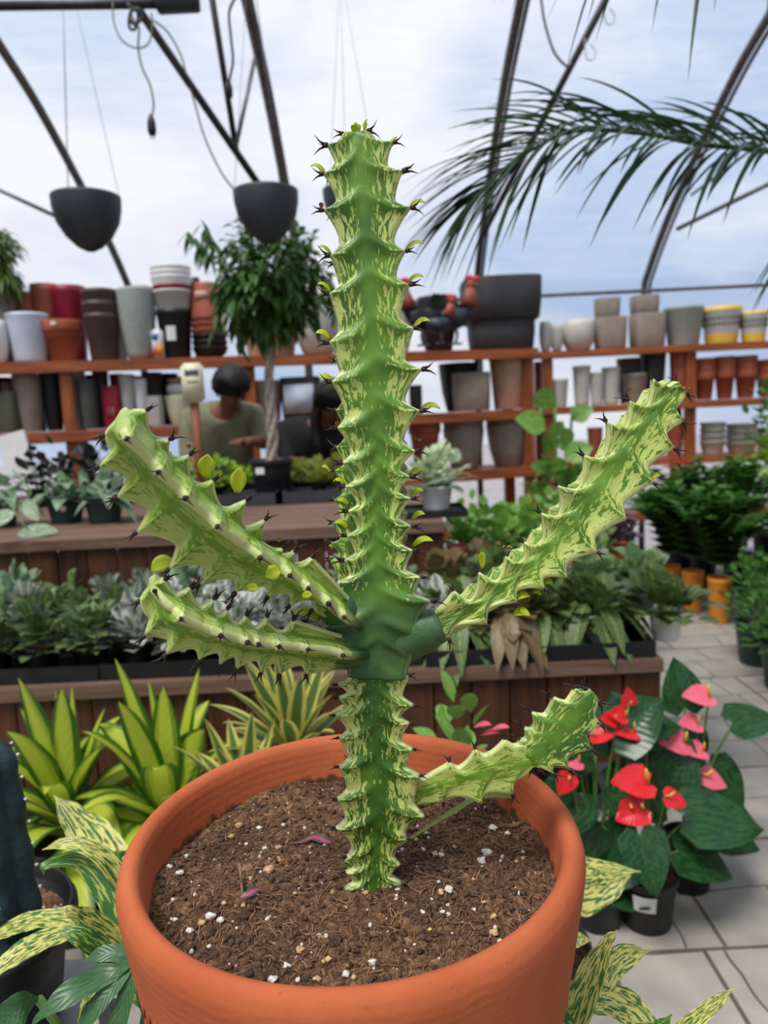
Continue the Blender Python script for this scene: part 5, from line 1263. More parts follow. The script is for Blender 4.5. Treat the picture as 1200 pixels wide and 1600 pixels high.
def stem_part(name, path, wings, label=None, dkm=1.0, taper_end=.010, taper_start=0.0, seed=0.0, pale=.12, dark=(), rcf=1.0, spine_scale=.88, tipr=.25, ridge_amp=.0036, twist=0.0, dscale=1.35, rcn=.78):
    """path: (px, py, Y); wings: dict(a=angle deg, tips=[(px,py[,depth_px])] or r=[..])"""
    P = [at(x, y, Y) for x, y, Y in path]
    Q = catmull(P, 60); L_ = [0]
    for i in range(1, len(Q)): L_.append(L_[-1]+(Q[i]-Q[i-1]).length)
    tot = L_[-1]; ds = .0014; n = int(tot/ds); pts = []; j = 0
    for i in range(n+1):
        s = tot*i/n
        while j < len(L_)-2 and L_[j+1] < s: j += 1
        t = (s-L_[j])/max(1e-9, L_[j+1]-L_[j]); pts.append(Q[j].lerp(Q[j+1], t))
    T_ = [(pts[min(i+3, n)]-pts[max(i-3, 0)]).normalized() for i in range(n+1)]
    E2 = []; E1 = []
    for t in T_:
        e2 = V3((0, -1, 0)); e2 = (e2-t*e2.dot(t)).normalized(); E2.append(e2); E1.append(t.cross(e2))
    PX = [pix(p) for p in pts]
    S_ = [tot*i/n for i in range(n+1)]
    W = []
    for w in wings:
        an = w['a'] if isinstance(w['a'], (list, tuple)) else (w['a'], w['a'])
        kn = []
        for tp in w['tips']:
            if len(tp) == 4 or tp[0] == 's':      # ('s', fraction, radius m, depth m)
                kn.append((tp[1]*tot, tp[2], tp[3], False)); continue
            best = None
            for i in range(0, n+1, 2):
                tx = PX[min(i+4, n)][0]-PX[max(i-4, 0)][0]; ty = PX[min(i+4, n)][1]-PX[max(i-4, 0)][1]
                l = math.hypot(tx, ty) or 1; dx, dy = tp[0]-PX[i][0], tp[1]-PX[i][1]
                al = abs(dx*tx+dy*ty)/l+.15*math.hypot(dx, dy)
                if best is None or al < best[0]: best = (al, i, abs(dx*ty-dy*tx)/l, math.hypot(dx, dy))
            i = best[1]; f_ = i/n; a = math.radians(an[0]+(an[1]-an[0])*f_)
            m = PX[i][2]/F_PX
            if i >= n-2: r = best[3]*m
            elif 'r' in w: r = w['r'] if not isinstance(w['r'], (list, tuple)) else w['r'][0]+(w['r'][1]-w['r'][0])*f_
            else: r = best[2]*m/max(.35, abs(math.cos(a)))
            dpt = (tp[2] if len(tp) > 2 else w.get('d', 16))*m*dscale
            kn.append((S_[i], r, dpt, True))
        kn.sort(key=lambda q: q[0])
        W.append((an, kn, w))
    for (an, kn, w) in W:
        if w.get('k0'): kn.insert(0, (0.0, w['k0'], .001, False))
    def prof(kn, s):
        """radius, phase"""
        if s <= kn[0][0]:
            u = (kn[0][0]-s)/.03
            sp_ = w_sp(kn, 0); u = (kn[0][0]-s)/sp_; return kn[0][1]-kn[0][2]*(1-math.exp(-3*max(0, u))), (1-u) % 1.0
        for i in range(len(kn)-1):
            a, b = kn[i], kn[i+1]
            if s <= b[0]:
                u = (s-a[0])/max(1e-6, b[0]-a[0]); u0 = .25
                rv = a[1]+(b[1]-a[1])*.35-(a[2]+b[2])*.5
                if u < u0: q = (u/u0); r = a[1]+(rv-a[1])*(1-(1-q)**1.35)
                else: q = (u-u0)/(1-u0); r = rv+(b[1]-rv)*q**1.65
                return r, u
        a = kn[-1]; u = (s-a[0])/max(.01, w_sp(kn, len(kn)-2)); return a[1]-a[2]*min(1, u*4), min(u, .99)
    def w_sp(kn, i):
        return max(.012, kn[min(i+1, len(kn)-1)][0]-kn[max(0, min(i, len(kn)-2))][0]) if len(kn) > 1 else .03
    nw = len(W); M_ = 14
    verts = []; fcA = []; alA = []; phA = []; dkA = []; plA = []
    ring = nw*(M_+2)
    order = sorted(range(nw), key=lambda k: W[k][0][0])
    for i in range(n+1):
        s = S_[i]; f_ = i/n; e1, e2 = E1[i], E2[i]
        sc_ = 1.0
        if tot-s < taper_end: sc_ = math.sqrt(max(0, 1-(1-(tot-s)/taper_end)**2))*(1-tipr)+tipr if s < tot-1e-6 else tipr
        if taper_start and s < taper_start: sc_ *= .45+.55*math.sin(PI/2*s/taper_start)
        dkv = 0
        for (a_, b_, fdr) in dark:      # fractions
            c_ = max(0, min(1, min((f_-a_)/fdr+1, (b_-f_)/fdr+1))); dkv = max(dkv, c_*c_*(3-2*c_))
        def wing(k, s2):
            an, kn, w = W[k]; r, ph = prof(kn, s2); r = max(r, .006)*sc_
            a = math.radians(an[0]+(an[1]-an[0])*f_)
            return r, ph, a
        def base_r(k):
            an, kn, w = W[k]
            m = .0
            rs = [q[1]-q[2] for q in kn]; ss = [q[0] for q in kn]
            if s <= ss[0]: m = rs[0]
            elif s >= ss[-1]: m = rs[-1]
            else:
                for z in range(len(ss)-1):
                    if ss[z] <= s <= ss[z+1]: m = rs[z]+(rs[z+1]-rs[z])*(s-ss[z])/max(1e-6, ss[z+1]-ss[z]); break
            return max(m, .006)*sc_
        for oi in range(nw):
            k = order[oi]; k2 = order[(oi+1) % nw]
            r1, ph1, a1 = wing(k, s); a2 = wing(k2, s)[2]
            if oi == nw-1: a2 += 2*PI
            gap = a2-a1; am = (a1+a2)/2
            rb = (base_r(k)+base_r(k2))/2
            rc = rb*math.cos(min(gap, 2.7)/2)*(rcf if gap > 1.9 else rcn)+(.004*sc_ if gap > 1.9 else 0)
            rc = max(rc, rb*.25)
            md = e1*math.cos(am)+e2*math.sin(am); C_ = pts[i]+md*rc
            # cap vertex
            wd = e1*math.cos(a1)+e2*math.sin(a1)
            th = (.0021+.0012*(1-max(0, 1-ph1*4)))*sc_
            verts.append(pts[i]+wd*(r1+th*.4)); fcA.append(0); alA.append(s); phA.append(ph1); dkA.append(dkv*dkm); plA.append(0)
            for j in range(M_+1):
                q = j/M_
                fc = 1-abs(2*q-1)
                lag = .016*fc*fc if gap > 1.9 else .004*fc*fc
                rr1, p1, _ = wing(k, min(tot, s+lag*.0 - 0)) if False else wing(k, s-lag if s-lag > 0 else 0)
                rr2, p2, _ = wing(k2, s-lag if s-lag > 0 else 0)
                # near the edges use the true profile
                A_ = pts[i]+(e1*math.cos(a1)+e2*math.sin(a1))*rr1+(-e1*math.sin(a1)+e2*math.cos(a1))*th
                B_ = pts[i]+(e1*math.cos(a2)+e2*math.sin(a2))*rr2-(-e1*math.sin(a2)+e2*math.cos(a2))*th
                ct = C_*2-(A_+B_)/2
                v = A_*(1-q)**2+ct*2*q*(1-q)+B_*q*q
                pn = p1 if q < .5 else p2
                rd = math.exp(-(min(pn, 1-pn)/.16)**2)
                v = v+md*(ridge_amp*sc_*(rd-.35)*math.sin(PI*fc)**1.0*(.35+.65*(gap > 1.2)))
                v += md*(.0006*noise.noise(v*60))
                if j in (0, M_) and False: continue
                verts.append(v); fcA.append(fc); alA.append(s+oi*.37); phA.append(pn); dkA.append(dkv*dkm); plA.append(0)
    fs = [(i*ring+j, i*ring+(j+1) % ring, (i+1)*ring+(j+1) % ring, (i+1)*ring+j) for i in range(n) for j in range(ring)]
    c0 = len(verts); verts.append(pts[0]); verts.append(pts[-1]+T_[-1]*.0008)
    fs += [(c0, (j+1) % ring, j) for j in range(ring)]+[(c0+1, n*ring+j, n*ring+(j+1) % ring) for j in range(ring)]
    for arr, v in ((fcA, .6), (alA, 0), (phA, .5), (dkA, 0)): arr += [v, v]
    mb = MB(); mb.add([v-O0 for v in verts], fs)
    o = build(name, mb, FLESH, cactus)
    me = o.data
    for nm, arr in (('fc', fcA), ('al', alA), ('ph', phA), ('dk', dkA), ('seed', [seed]*len(fcA)), ('pale', [pale]*len(fcA))):
        at_ = me.attributes.new(nm, 'FLOAT', 'POINT'); at_.data.foreach_set('value', arr)
    if label: o['label'] = label
    # spines
    for (an, kn, w) in W:
        for (s, r, d_, real) in kn:
            if not real or w.get('nospine'): continue
            i = min(n, int(round(s/tot*n))); f_ = i/n; a = math.radians(an[0]+(an[1]-an[0])*f_)
            wd = E1[i]*math.cos(a)+E2[i]*math.sin(a)
            sc2 = 1.0
            if tot-s < taper_end: sc2 = math.sqrt(max(0, 1-(1-(tot-s)/taper_end)**2))*(1-tipr)+tipr
            pos = pts[i]+wd*(r*sc2+.0018)-O0
            z_ = (wd+T_[i]*.0).normalized(); x_ = (T_[i]*.8+E2[i]*.6); x_ = (x_-z_*x_.dot(z_)).normalized(); y_ = z_.cross(x_)
            Mx = Matrix((x_, y_, z_)).transposed().to_4x4() @ Matrix.Rotation(rnd.uniform(-.5, .5), 4, 'Z')
            ss_ = spine_scale*rnd.uniform(.85, 1.15)
            SPL.append((ss_/pix(pos+O0)[2]*(.5 if 'r' in w and w['a'] and (w['a'][0] if isinstance(w['a'], tuple) else w['a']) > 200 else 1), o, Matrix.Translation(pos) @ Mx @ Matrix.Scale(ss_, 4), SP[0] % 3)); SP[0] += 1
    return o, pts, T_, tot
YC = .592
def auto(f0, f1, n, r, d):   # evenly spaced hidden-wing teeth
    return [('s', f0+(f1-f0)*k/(n-1), r if not isinstance(r, tuple) else r[0]+(r[1]-r[0])*k/(n-1), d) for k in range(n)]
# lower trunk
lower, *_ = stem_part('stem', [(583, 1392, YC), (586, 1330, YC), (590, 1260, YC), (589, 1180, YC), (588, 1110, YC), (589, 1040, YC)],
    [dict(a=20, d=13, tips=[(627, 1372), (624, 1341), (634, 1300, 10), (661, 1262, 8), (653, 1200), (643, 1161), (638, 1124), (645, 1092), (640, 1051)]),
     dict(a=160, d=11, tips=[(538, 1376), (542, 1352), (544, 1328), (527, 1281), (529, 1235), (532, 1187), (532, 1145), (526, 1110), (531, 1082), (530, 1062)]),
     dict(a=218, d=11, r=.031, nospine=False, tips=[(530, 1360), (530, 1300), (530, 1250), (530, 1205), (530, 1165), (530, 1125), (530, 1085)]),
     dict(a=305, nospine=True, tips=auto(.03, .97, 9, .032, .006))],
    label='lower stem segment rising from the soil', taper_end=.012, tipr=.75, taper_start=.0, seed=3.0, pale=.13, rcf=.9, spine_scale=.62)
# upper trunk
UP = [(590, 1052, YC), (591, 1030, YC), (593, 990, YC), (590, 940, YC), (588, 880, YC), (589, 800, YC), (590, 730, YC), (588, 640, YC), (584, 560, YC), (578, 480, YC), (573, 400, YC), (569, 320, YC), (561, 250, YC), (557, 208, YC)]
upper, *_ = stem_part('stem', UP,
    [dict(a=(24, 12), d=15, k0=.026, tips=[('s', .055, .030, .002), ('s', .09, .035, .001), (671, 932), (655, 898), (644, 857), (642, 817), (641, 779), (640, 745), (648, 701), (655, 644, 20), (657, 578, 20), (645, 516), (638, 445), (632, 396), (640, 329, 18), (628, 275), (613, 230), (578, 201, 8)]),
     dict(a=(156, 168), d=13, k0=.026, tips=[('s', .055, .030, .002), (505, 972, 14), (528, 906), (539, 871), (543, 831), (545, 795), (540, 757), (536, 721), (529, 667), (520, 599, 12), (516, 535), (516, 460), (518, 402), (508, 334, 16), (508, 278), (513, 230), (532, 199, 8)]),
     dict(a=(205, 222), d=12, r=(.046, .030), k0=.026, tips=[(515, 960), (517, 925), (517, 885), (517, 854), (516, 820), (517, 783), (515, 738), (516, 699), (520, 640), (520, 560), (520, 480), (520, 400), (520, 320), (530, 260)]),
     dict(a=(305, 310), k0=.026, nospine=True, tips=auto(.08, .95, 20, (.045, .028), .007))],
    label='tall main stem with yellow-green marbling', taper_end=.012, tipr=.72, seed=1.0, pale=.10, dark=((.0, .10, .10),), dkm=.7, rcf=.95)
# right arm
rarm, *_ = stem_part('branch', [(600, 1004, YC+.012), (642, 993, YC+.0), (690, 975, YC-.006), (745, 945, YC-.008), (795, 908, YC-.01), (845, 862, YC-.01), (893, 805, YC-.01), (940, 745, YC-.01), (985, 685, YC-.008), (1030, 632, YC-.006), (1062, 603, YC-.005)],
    [dict(a=(165, 168), d=20, tips=[('s', .05, .014, .001), (711, 918, 22), (749, 888), (787, 867), (816, 845), (841, 801), (870, 755), (907, 713), (943, 660), (980, 625), (1015, 593), (1061, 594, 10)]),
     dict(a=(38, 14), d=12, tips=[('s', .05, .014, .001), (699, 993, 8), (759, 970), (803, 938), (845, 917), (881, 897), (925, 859), (970, 809), (1011, 755), (1048, 698), (1063, 658), (1075, 612, 6)]),
     dict(a=(-48, -70), d=8, r=(.030, .024), tips=[(755, 1003), (802, 965), (850, 935), (900, 880), (960, 820), (1020, 740)]),
     dict(a=(255, 250), nospine=True, tips=auto(.06, .95, 13, (.028, .026), .006))],
    label='long right arm rising to the upper right, edged with dark spines', taper_end=.008, tipr=.75, taper_start=.035, seed=7.0, pale=.19, dark=((.0, .07, .08),), rcf=.95, spine_scale=.78, dscale=1.5)
# upper left arm, leaning toward the camera
la, *_ = stem_part('branch', [(585, 990, YC+.014), (545, 962, YC-.006), (500, 925, YC-.026), (445, 885, YC-.040), (385, 845, YC-.055), (325, 795, YC-.07), (270, 740, YC-.082), (225, 690, YC-.092), (192, 652, YC-.1)],
    [dict(a=(8, 8), d=20, tips=[('s', .05, .0165, .001), (485, 868, 18), (457, 858), (437, 853), (409, 807, 24), (378, 774, 24), (332, 748, 22), (294, 707), (261, 681), (228, 638, 12)]),
     dict(a=(80, 84), d=10, r=(.022, .036), tips=[('s', .05, .0165, .001), (509, 944), (486, 928), (451, 921), (427, 896), (383, 858), (325, 802), (282, 758), (254, 704), (212, 650)]),
     dict(a=(160, 163), d=20, tips=[('s', .05, .0165, .001), (488, 948, 12), (455, 942, 12), (422, 928, 12), (373, 921, 14), (318, 907, 18), (271, 882, 24), (222, 827, 24), (189, 772, 22), (161, 725, 20), (157, 667, 8)]),
     dict(a=(262, 262), nospine=True, tips=auto(.06, .94, 10, (.022, .034), .007))],
    label='thick upper left arm leaning toward the camera', taper_end=.007, tipr=.85, rcn=.97, ridge_amp=.0026, taper_start=.035, seed=11.0, pale=.26, dark=((.0, .12, .10),), rcf=1.0)
# lower left arm
lb, *_ = stem_part('branch', [(590, 1016, YC+.014), (550, 1012, YC-.006), (505, 1006, YC-.026), (455, 1000, YC-.038), (405, 994, YC-.048), (355, 982, YC-.058), (305, 962, YC-.067), (265, 938, YC-.074), (238, 915, YC-.08)],
    [dict(a=(10, 10), d=16, tips=[('s', .05, .0165, .001), (455, 966, 22), (411, 961, 14), (381, 959), (353, 949), (331, 931), (292, 910), (252, 897, 10)]),
     dict(a=(85, 80), d=7, r=(.021, .028), tips=[('s', .05, .0165, .001), (509, 1019), (460, 1021), (422, 1015), (388, 1001), (373, 984), (339, 958), (294, 924), (250, 908)]),
     dict(a=(158, 163), d=13, tips=[('s', .05, .0165, .001), (480, 1048, 8), (440, 1048), (408, 1045), (374, 1040), (346, 1033), (315, 1026), (269, 1019), (233, 989), (221, 940, 8)]),
     dict(a=(262, 262), nospine=True, tips=auto(.06, .94, 9, (.022, .026), .006))],
    label='lower left arm pointing left with a leaf at its end', taper_end=.007, tipr=.8, rcn=.97, ridge_amp=.0026, taper_start=.035, seed=17.0, pale=.24, dark=((.0, .16, .12),), rcf=1.0)
# lower right arm, two pads
lc, *_ = stem_part('branch', [(628, 1240, YC), (655, 1234, YC-.002), (690, 1222, YC-.004), (730, 1210, YC-.004), (775, 1200, YC-.004), (812, 1192, YC-.004), (832, 1188, YC-.004)],
    [dict(a=172, d=13, tips=[('s', .05, .014, .002), (702, 1188, 12), (744, 1165), (789, 1150, 10)]),
     dict(a=12, d=10, tips=[('s', .05, .014, .002), (689, 1251, 6), (752, 1253), (798, 1238), (829, 1201, 4)]),
     dict(a=275, nospine=True, tips=auto(.08, .92, 4, .016, .004))],
    label='short lower right branch, first marbled segment', taper_end=.008, tipr=.5, seed=23.0, pale=.24, rcf=.8, ridge_amp=.0015, spine_scale=.8)
ld, *_ = stem_part('branch', [(818, 1196, YC-.003), (840, 1170, YC-.003), (862, 1148, YC-.003), (888, 1122, YC-.003), (912, 1096, YC-.003), (926, 1082, YC-.003)],
    [dict(a=172, d=12, tips=[(814, 1148, 3), (816, 1133), (830, 1105), (863, 1083), (895, 1073), (920, 1070, 5)]),
     dict(a=10, d=11, tips=[(838, 1200, 3), (862, 1206, 5), (886, 1200), (921, 1168), (937, 1128), (940, 1092, 5)]),
     dict(a=270, nospine=True, tips=auto(.08, .9, 4, .018, .004))],
    label='rounded green pad at the end of the lower right branch', taper_end=.012, tipr=.55, taper_start=.012, seed=31.0, pale=.10, rcf=.8, ridge_amp=.0012, spine_scale=.95)
SPL.sort(key=lambda q: -q[0])
for (_, par, mx_, k_) in SPL[:100]:
    so = D.objects.new('spine_pair', TH[k_]); C.objects.link(so); so.parent = par; so.matrix_local = mx_
mb = MB()
for (_, par, mx_, k_) in SPL[100:]:
    mb.add([mx_ @ v.co for v in TH[k_].vertices], [tuple(p_.vertices) for p_ in TH[k_].polygons])
tag(build('small_spines', mb, MT['thorn'], cactus), kind='stuff')
MT['stub'] = mat('blue_green_base_skin', srgb(56, 94, 48), srgb(70, 100, 68), 60, .5, .1, 200, stretch=(1, 1, 3))
def stub(par, pts_, rr_):
    mb = MB(); P_ = catmull([at(*q) for q in pts_], 10); k_ = len(P_)
    rs_ = []
    for i in range(k_):
        t_ = i/(k_-1)*(len(rr_)-1); j_ = min(int(t_), len(rr_)-2); f_ = t_-j_; f_ = f_*f_*(3-2*f_); rs_.append(rr_[j_]*(1-f_)+rr_[j_+1]*f_)
    mb.tube([q-O0 for q in P_], rs_, 32)
    for v in mb.v: v += v.normalized()*.0008*noise.noise(v*70)
    build('branch_base', mb, MT['stub'], par)
stub(rarm, [(592, 1008, YC+.012), (630, 998, YC+.004), (662, 985, YC-.002), (684, 977, YC-.005), (692, 974, YC-.006)], [.018, .020, .018, .0150, .013])
stub(la, [(592, 1000, YC+.014), (555, 972, YC+.004), (527, 950, YC-.010), (512, 938, YC-.018)], [.018, .020, .016, .0115])
stub(lb, [(592, 1016, YC+.014), (555, 1013, YC+.002), (525, 1011, YC-.014), (508, 1008, YC-.022)], [.018, .019, .0145, .0115])

# joint scar lines
# small yellow leaves: base px, tip px, width px, parent, dY
def tl(par, bx, by, tx, ty, w_, dY=0.0, up=(0, -.55, .85), curl=.2):
    a, b = at(bx, by, YC+dY), at(tx, ty, YC+dY-.003); d = b-a; pts = []
    side = V3((-d.z, 0, d.x)).normalized()*(1 if tx > bx else -1)
    k = 8; ws = []; m = w_*.5*YC/F_PX
    for i in range(k+1):
        t = i/k; pts.append(a+d*t+V3((0, 0, 1))*(d.length*curl*math.sin(PI*t))-O0); ws.append(max(.0002, m*math.sin(PI*min(1, .08+t*.95)**1.1)**.75))
    mb = MB(); mb.strip(pts, ws, up, .25, rnd.randint(0, 30))
    o = build('young_leaf', mb, LM['tiny'], par); md = o.modifiers.new('thickness', 'SOLIDIFY'); md.thickness = .0006; return o
TLU = [(612, 228, 620, 214, 13), (628, 273, 643, 262, 13), (640, 325, 664, 316, 15), (633, 392, 662, 380, 13), (638, 441, 662, 432, 12), (646, 512, 672, 501, 15), (657, 640, 688, 638, 13),
       (639, 742, 660, 735, 10), (641, 774, 662, 767, 11), (643, 812, 664, 803, 12), (644, 854, 677, 845, 14), (508, 272, 485, 259, 16), (518, 398, 497, 385, 10), (517, 456, 496, 443, 11), (516, 530, 493, 520, 15),
       (520, 596, 498, 590, 15), (540, 757, 521, 751, 9), (546, 790, 527, 782, 11), (544, 826, 524, 816, 12), (557, 212, 555, 191, 15), (569, 204, 573, 186, 8)]
for q in TLU: tl(upper, *q)
for q in [(517, 738, 503, 729, 10), (520, 858, 515, 853, 8), (520, 875, 516, 870, 7)]: tl(upper, *q, dY=.03)
tl(upper, 500, 969, 457, 960, 18, dY=-.012)
for q in [(754, 888, 752, 863, 12), (1011, 752, 1032, 743, 13), (845, 914, 864, 910, 14), (804, 937, 828, 932, 16), (802, 960, 829, 962, 18), (833, 924, 846, 930, 8)]: tl(rarm, *q, dY=-.012)
for q in [(321, 745, 325, 710, 24), (371, 770, 374, 731, 22), (325, 797, 309, 788, 22), (383, 853, 378, 838, 18), (438, 890, 415, 902, 22), (472, 932, 488, 928, 10), (385, 918, 405, 920, 12)]: tl(la, *q, dY=-.075, up=(.3, -1, .2), curl=.05)
tl(lb, 271, 882, 236, 893, 24, dY=-.07, up=(.2, -1, .4), curl=.2)
for (x, y, par, dY) in [(502, 325, upper, 0), (527, 665, upper, 0), (655, 690, upper, 0), (983, 614, rarm, 0), (1068, 612, rarm, -.01), (793, 858, rarm, -.01), (437, 847, la, -.05), (295, 700, la, -.08), (353, 944, lb, -.06), (388, 999, lb, -.07), (208, 655, la, -.1)]:
    mb = MB(); c_ = at(x, y, YC+dY)-O0
    for j in range(4): mb.leaf(c_, (rnd.uniform(-.7, .7), rnd.uniform(-.7, .2), 1), rnd.uniform(.005, .009), .0035, .5, 'lance', k=4, fold=.4)
    build('dry_scrap', mb, MT['dry'], par)

# ------------------------------------------------------------------ foreground plants
def pxleaf(mb, pts, up=(0, -.6, .8), seed=None, fold=.18, wave=.05):
    """pts: (px, py, Y, width px)"""
    P = [at(a, b, c) for a, b, c, _ in pts]; Q = catmull(P, 5); k = len(Q)-1; ws = []
    for i in range(len(Q)):
        t = i/5; j = min(int(t), len(pts)-2); f_ = t-j; f_ = f_*f_*(3-2*f_)
        w_ = pts[j][3]*(1-f_)+pts[j+1][3]*f_; ws.append(max(.0003, w_*.5*Q[i].y/F_PX))
    mb.strip(Q, ws, up, fold, rnd.randint(0, 40) if seed is None else seed, (-1, -.66, -.33, 0, .33, .66, 1), wave)
def fgplant(name, label, cat, base, pot, parts):
    """parts: list of (part name, material, [leaf paths])"""
    r0 = empty(name, base, label, cat)
    st, R, h, pm = pot
    mb = MB(); mb.lathe(pot_prof(st, R, h, .004), n=36); build('pot', mb, MT[pm], r0)
    mb = MB(); mb.lathe([(R*.93, h*.87), (0, h*.9)], n=20); build('soil', mb, MT['soil'], r0)
    for nm, m, paths in parts:
        for q in paths:
            mb = MB(); pxleaf(mb, q[0] if isinstance(q, tuple) else q, *( [q[1]] if isinstance(q, tuple) else []))
            mb.v = [v-V3(base) for v in mb.v]; build(nm, mb, m, r0)
    mb = MB()
    for nm, m, paths in parts:
        for q in paths:
            q = q[0] if isinstance(q, tuple) else q
            e = at(*q[0][:3])-V3(base); s_ = V3((e.x*.1, e.y*.1, h*.9)); mb.tube(catmull([s_, (s_+e)/2+V3((0, 0, .02)), e], 4), .004, 6)
    build('stem', mb, MT['stem'], r0)
    return r0
fgplant('potted_aglaonema', 'yellow mottled aglaonema to the left of the clay pot', 'plant', (-.24, .80, .28), ('nurs', .075, .14, 'black'),
    [('leaf', LM['aglao'], [[(232, 1440, .78, 20), (190, 1380, .8, 78), (150, 1320, .84, 74), (112, 1275, .88, 40), (84, 1243, .9, 2)],
     [(215, 1440, .76, 16), (180, 1360, .76, 34), (140, 1325, .76, 28), (100, 1318, .76, 20), (66, 1328, .76, 2)],
     ([(150, 1450, .72, 16), (90, 1462, .70, 42), (40, 1485, .68, 46), (-10, 1520, .66, 30)], (0, -.3, 1)),
     ([(140, 1440, .74, 14), (80, 1436, .75, 36), (30, 1446, .75, 40), (-20, 1470, .75, 20)], (0, -.3, 1)),
     [(205, 1500, .72, 16), (178, 1468, .72, 36), (140, 1440, .71, 40), (112, 1425, .7, 20), (90, 1418, .7, 2)],
     [(210, 1560, .7, 12), (165, 1540, .7, 40), (140, 1580, .7, 44), (130, 1640, .7, 20)]]),
     ('leaf', LM['aglao2'], [[(215, 1530, .72, 18), (200, 1450, .74, 60), (170, 1385, .76, 54), (125, 1345, .77, 34), (72, 1352, .75, 16), (68, 1366, .75, 2)],
     [(205, 1520, .7, 12), (165, 1490, .7, 34), (125, 1462, .69, 34), (90, 1455, .69, 4)],
     [(235, 1480, .76, 20), (220, 1400, .8, 50), (200, 1350, .82, 40), (180, 1330, .82, 4)]])])
fgplant('potted_lobed_plant', 'grey-green finger-leaved plant at the bottom left beside the clay pot', 'plant', (-.22, .66, .25), ('nurs', .07, .12, 'black'),
    [('leaf', LM['lobed'], [
     [(212, 1500, .6, 14), (170, 1520, .6, 40), (110, 1552, .58, 44), (62, 1588, .57, 14), (48, 1604, .57, 2)],
     [(208, 1510, .6, 10), (175, 1545, .59, 30), (145, 1580, .58, 34), (110, 1630, .57, 6)],
     [(216, 1510, .6, 10), (200, 1550, .59, 30), (185, 1600, .58, 34), (180, 1650, .57, 10)],
     [(225, 1508, .61, 12), (195, 1492, .61, 30), (160, 1490, .61, 26), (130, 1502, .61, 2)],
     [(225, 1505, .61, 12), (240, 1560, .62, 40), (230, 1640, .62, 40)],
     ([(60, 1560, .6, 8), (30, 1575, .58, 52), (0, 1600, .57, 50), (-30, 1640, .56, 10)], (.4, -.8, .4))])])
fgplant('potted_aglaonema', 'mottled aglaonema at the bottom right, in front of the paving', 'plant', (.24, .66, .25), ('nurs', .075, .14, 'black'),
    [('leaf', LM['aglao'], [
     [(870, 1650, .60, 20), (900, 1580, .6, 52), (925, 1520, .59, 46), (950, 1470, .59, 18), (965, 1453, .59, 2)],
     [(905, 1600, .66, 14), (940, 1530, .68, 46), (975, 1495, .7, 40), (1018, 1484, .71, 3)],
     ([(880, 1590, .64, 20), (930, 1560, .66, 60), (985, 1580, .66, 66), (1030, 1625, .64, 30)], (.2, -.4, 1)),
     [(840, 1650, .56, 20), (860, 1590, .58, 44), (895, 1555, .62, 40), (930, 1530, .64, 4)],
     [(1010, 1660, .6, 20), (1075, 1605, .6, 30), (1115, 1570, .6, 22), (1148, 1542, .6, 2)]]),
     ('leaf', LM['aglao2'], [[(830, 1660, .54, 20), (850, 1610, .55, 40), (880, 1600, .56, 40), (905, 1640, .56, 20)], [(1000, 1650, .6, 20), (1030, 1610, .6, 30), (1050, 1585, .6, 3)],
     [(960, 1680, .6, 20), (1000, 1620, .62, 34), (1040, 1600, .63, 3)]])])
fgplant('potted_aglaonema', 'mottled aglaonema behind the right side of the clay pot rim', 'plant', (.20, .98, .30), ('nurs', .07, .13, 'black'),
    [('leaf', LM['aglao'], [([(880, 1385, .95, 20), (915, 1360, .97, 50), (955, 1360, .98, 34), (1002, 1362, .99, 2)], (0, -.3, 1)),
     ([(870, 1400, .93, 16), (905, 1400, .94, 66), (950, 1385, .95, 46), (985, 1368, .95, 3)], (0, -.8, .7)),
     [(870, 1480, .9, 10), (900, 1468, .9, 26), (925, 1470, .9, 3)]])])
# columnar cactus at the left edge with its pot on a grey metal frame
p = at(-45, 1430, .84); p.z = .60
r0 = empty('potted_column_cactus', (p.x, p.y, p.z-.14), 'dark blue-green ribbed column cactus in a black pot at the left edge', 'cactus')
R = at(100, 1390, .84).x-p.x
mb = MB(); mb.lathe(pot_prof('nurs', R/1.02, .15, .004), n=48); mb.lathe([(R*1.0, .128), (R*1.03, .13), (R*1.03, .137), (R, .139)], n=48); build('pot', mb, MT['black'], r0)
mb = MB(); vs = [(R*.93, .118), (R*.5, .12), (0, .122)]; mb.lathe(vs, n=40, wob=.01); so = build('soil', mb, soil.data.materials[0], r0)
mb = MB()
for i in range(150):
    a = rnd.uniform(-1.3, .6); r = R*.9*math.sqrt(rnd.random()); s_ = rnd.uniform(.0015, .004); mb.blob((r*math.cos(a), r*math.sin(a), .12+s_*.4), s_, 1, .35, seed=i)
tag(build('perlite_grains', mb, MT['perlite'], so), kind='stuff')
mb = MB(); cx_ = at(-6, 1400, .80).x-p.x; n_ = 48; vs = []; H_ = at(0, 1165, .80).z-.60+.02
K = 60
for i in range(K+1):
    z = .118+H_*i/K; sc_ = 1.0 if i < K-8 else math.sqrt(max(0.02, 1-((i-(K-8))/8)**2)); fl = .5+.5*math.cos(2*PI*(i/K)*4.3)
    for j in range(n_):
        a = 2*PI*j/n_; rr = (.026+.008*abs(math.cos(a*2.5))**1.4+.004*fl*(abs(math.cos(a*2.5))))*sc_*(1.15-.3*i/K)
        vs.append(V3((cx_+rr*math.cos(a), -.02+rr*math.sin(a), z)))
mb.add(vs, [(i*n_+j, i*n_+(j+1) % n_, (i+1)*n_+(j+1) % n_, (i+1)*n_+j) for i in range(K) for j in range(n_)]+[tuple(K*n_+j for j in range(n_))])
build('stem', mb, mat('dark_blue_green_skin', srgb(38, 62, 66), srgb(24, 44, 50), 30, .6, .3), r0)
mb = MB()
